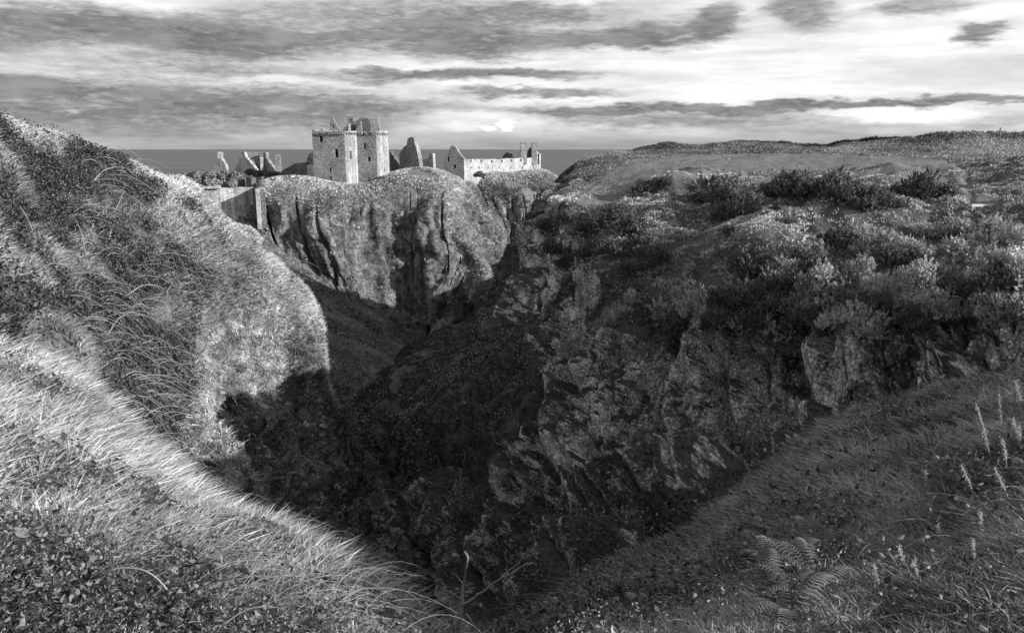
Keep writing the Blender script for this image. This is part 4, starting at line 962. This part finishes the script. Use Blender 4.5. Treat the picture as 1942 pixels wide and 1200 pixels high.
# dead branch in the gully
BY = 5.3
r0 = empty('dead_branch', P(868, 1215, BY)); o0 = np.array(r0.location)
def limb(pts, r, Y, par, nm='branch'):
    C = cr(np.array([P(a, b, Y+dy) for a, b, dy in pts]), len(pts)*5, 0)-o0; mb = MB(); C = C+0.012*np.stack([fbm(C, .12, 2, 5), fbm(C, .12, 2, 6), fbm(C, .12, 2, 7)], 1); mb.tube(C, np.linspace(r*1.15, r*.5, len(C)), 6)
    return mb.build(nm, M_cane, par, True)
tk = limb([(866,1225,0),(868,1180,0),(874,1145,.05),(879,1110,.1),(884,1085,.1),(886,1058,.1),(881,1044,.1)], .014, BY, r0, 'trunk')
limb([(872,1150,.04),(890,1140,0),(915,1124,-.1),(938,1104,-.1),(965,1088,-.2),(985,1076,-.2),(1008,1068,-.3)], .010, BY, r0)
limb([(866,1168,0),(852,1150,.1),(848,1130,.1),(846,1118,.1)], .006, BY, r0)
limb([(879,1108,.1),(868,1092,.2),(858,1085,.2)], .005, BY, r0)
limb([(880,1165,.0),(898,1175,-.1),(908,1192,-.1)], .006, BY, r0)
limb([(950,1095,-.15),(966,1078,0),(990,1060,0)], .004, BY, r0)
limb([(862,1200,.0),(856,1180,-.1),(862,1160,-.1)], .008, BY, r0)
tag(r0, 'bare forked dead branch standing in the dark gully at bottom centre', 'branch')

# ---- ferns
def fern(px, py, size, label, seed):
    size *= 1.15
    rg = np.random.default_rng(seed); g, nn, f = ground(px, py); root = empty('fern', g+np.array([0, 0, .02]))
    for i in range(rg.integers(6, 9)):
        an = rg.uniform(0, 6.28); L = size*rg.uniform(.6, 1.0); d = np.array([math.cos(an), math.sin(an), 0]); V = []; F = []; b = 0; s = np.array([-d[1], d[0], 0])
        for k in range(16):
            t = (k+1)/17; c = d*L*t*.9+np.array([0, 0, .05+L*(1.25*t-.95*t*t)]); pl = L*.24*(1-t)**.7*min(1, t*5+.3)+.004
            for sd in (-1, 1):
                e = s*sd; tip = c+e*pl+d*pl*.45-np.array([0, 0, pl*.25]); w_ = d*L*.011
                V += [c-w_, c+w_, c+e*pl*.5+d*pl*.3+w_*.8, tip, c+e*pl*.5+d*pl*.18-w_*.8]; F.append((b, b+1, b+2, b+3)); F.append((b, b+3, b+4, b)) if False else F.append((b, b+3, b+4, b+4)) if False else None; b += 5
        F = [q for q in F if q]; Q = np.array(F); T = np.array([(q[0], q[3], q[3]+1) for q in F])
        mesh_np('frond', np.array(V), [Q, T], M_fern, root, False, {'tone': np.full(len(V), rg.random())})
    return tag(root, label, 'fern', 'ferns on the near right bank')
for i, (px, py, s_, lb) in enumerate([(1450,1075,.34,'fern highest on the left of the dark fern patch'),(1545,1050,.32,'fern at the top right of the dark fern patch'),(1480,1120,.36,'fern in the middle of the dark fern patch'),(1540,1110,.34,'fern right of the middle of the fern patch'),(1460,1165,.36,'fern low on the left of the fern patch'),(1530,1165,.34,'fern low on the right of the fern patch'),(1590,1085,.26,'small fern at the right margin of the patch'),(1500,1195,.32,'fern cut by the bottom edge of the photo'),(1380,1150,.26,'lone fern left of the fern patch')]): fern(px, py, s_, lb, 300+i)

# ---- pale seed stalks
ST = [(1850,762,1878,850),(1865,810,1892,890),(1895,745,1905,840),(1925,720,1936,800),(1920,792,1935,860),(1822,880,1842,960),(1885,885,1915,960),(1860,970,1870,1040),(1650,1002,1672,1050),(1625,1018,1634,1070),(1705,1035,1716,1080),(1730,1062,1752,1110),(1657,1070,1664,1120),(1777,995,1790,1050),(1845,1020,1852,1080),(1755,890,1762,940),(1900,830,1915,900),(1932,806,1942,870)]
SL = ['tallest and most slanted pale seed stalk at the right bank rim','stalk just below the slanted tallest one','thin upright stalk behind the tallest one','highest stalk at the right edge','stout short stalk under the highest one','stalk left of the slanted group','stalk with a long stem right of the bank middle','upright stalk above the lower right corner grass','leftmost big stalk of the low group','thin stalk left of the low group','middle stalk of the low group','lowest slanted stalk of the low group','short stalk under the leftmost big one','stalk between the low group and the right edge','stalk at the top of the lower right corner','small lone stalk on the upper bank','stalk in the middle of the right edge group','stalk cut by the right edge']
for i, ((a, b, c, e), lb) in enumerate(zip(ST, SL)):
    g, nn, f = ground(c, e); tip = P(a, b, g[1]*0.97); root = empty('seed_stalk', g); o0 = g; rg = np.random.default_rng(500+i)
    C = cr(np.array([g-o0, (g+tip)/2-o0+rg.normal(0, .01, 3), tip-o0]), 14, 0); mb = MB(); mb.tube(C, np.linspace(.004, .002, 14), 5); mb.build('stem', M_pale, root, True)
    k = 190; t = rg.uniform(.5, 1.0, k); idx = (t*13).astype(int); c_ = C[idx]+rg.normal(0, f*0.0013, (k, 3))*np.array([1, 1, 2])
    leaves('seed_head', c_, rg.normal(0, 1, (k, 3)), rg.uniform(.007, .015, k)*np.clip(f/7,.7,1.6), rg.random(k), M_seed, kind=None, parent=root)
    tag(root, lb, 'seed stalk', 'pale seed stalks on the right bank')

# ---- posts, step, birds
def post(name, px, py0, py1, r, label, mat=M_bark):
    g, nn, f = ground(px, py1); Y = g[1]; top = P(px, py0, Y); mb = MB(); h = max(top[2]-g[2], .3)
    mb.tube([(0, 0, -.3), (0.01, 0, h*.5), (0.0, 0, h)], [r, r*.97, r*.9], 8); mb.box((0, 0, h+.02), (r*1.7, r*1.7, .04))
    o = mb.build(name, mat); o.location = g; return tag(o, label, 'post')
post('fence_post', 1897, 243, 254, .09, 'short dark post standing on the skyline of the far right plateau')
post('marker_stake', 152, 252, 285, .03, 'thin dark stake sticking up from the grassy crest at left')
g, nn, f = ground(1872, 386); mb = MB(); mb.box((0, 0, .05), (2.1, .22, .12), 0.12); mb.box((.02, .25, .03), (2.0, .2, .08), 0.12)
mb.tube([(-.95, -.15, -.3), (-.95, -.15, .12)], .05, 6); mb.tube([(.95, .1, -.3), (.95, .1, .12)], .05, 6)
o = mb.build('path_step', M_pale); o.location = g; tag(o, 'pale timber step laid across the worn path at the right', 'step')
for px, py, lb in ((1033, 256, 'tiny seabird, left of the two over the sea'), (1059, 257, 'tiny seabird, right of the two over the sea')):
    mb = MB(); mb.tube([(-.25, 0, 0), (-.1, 0, .02), (.1, 0, .01), (.3, 0, 0)], [.02, .09, .08, .02], 6)
    mb.add([(-.08, 0, .05), (.12, 0, .05), (.05, .5, .25), (-.1, .85, .05), (-.12, .45, .2)], [(0, 1, 2, 3, 4)]); mb.add([(-.08, 0, .05), (.12, 0, .05), (.05, -.5, .25), (-.1, -.85, .05), (-.12, -.45, .2)], [(4, 3, 2, 1, 0)])
    o = mb.build('seabird', M_bark); o.scale = (.6, .6, .6); o.location = P(px, py, 240); o.rotation_euler = (0, 0, 1.2); tag(o, lb, 'bird', 'seabirds over the water')
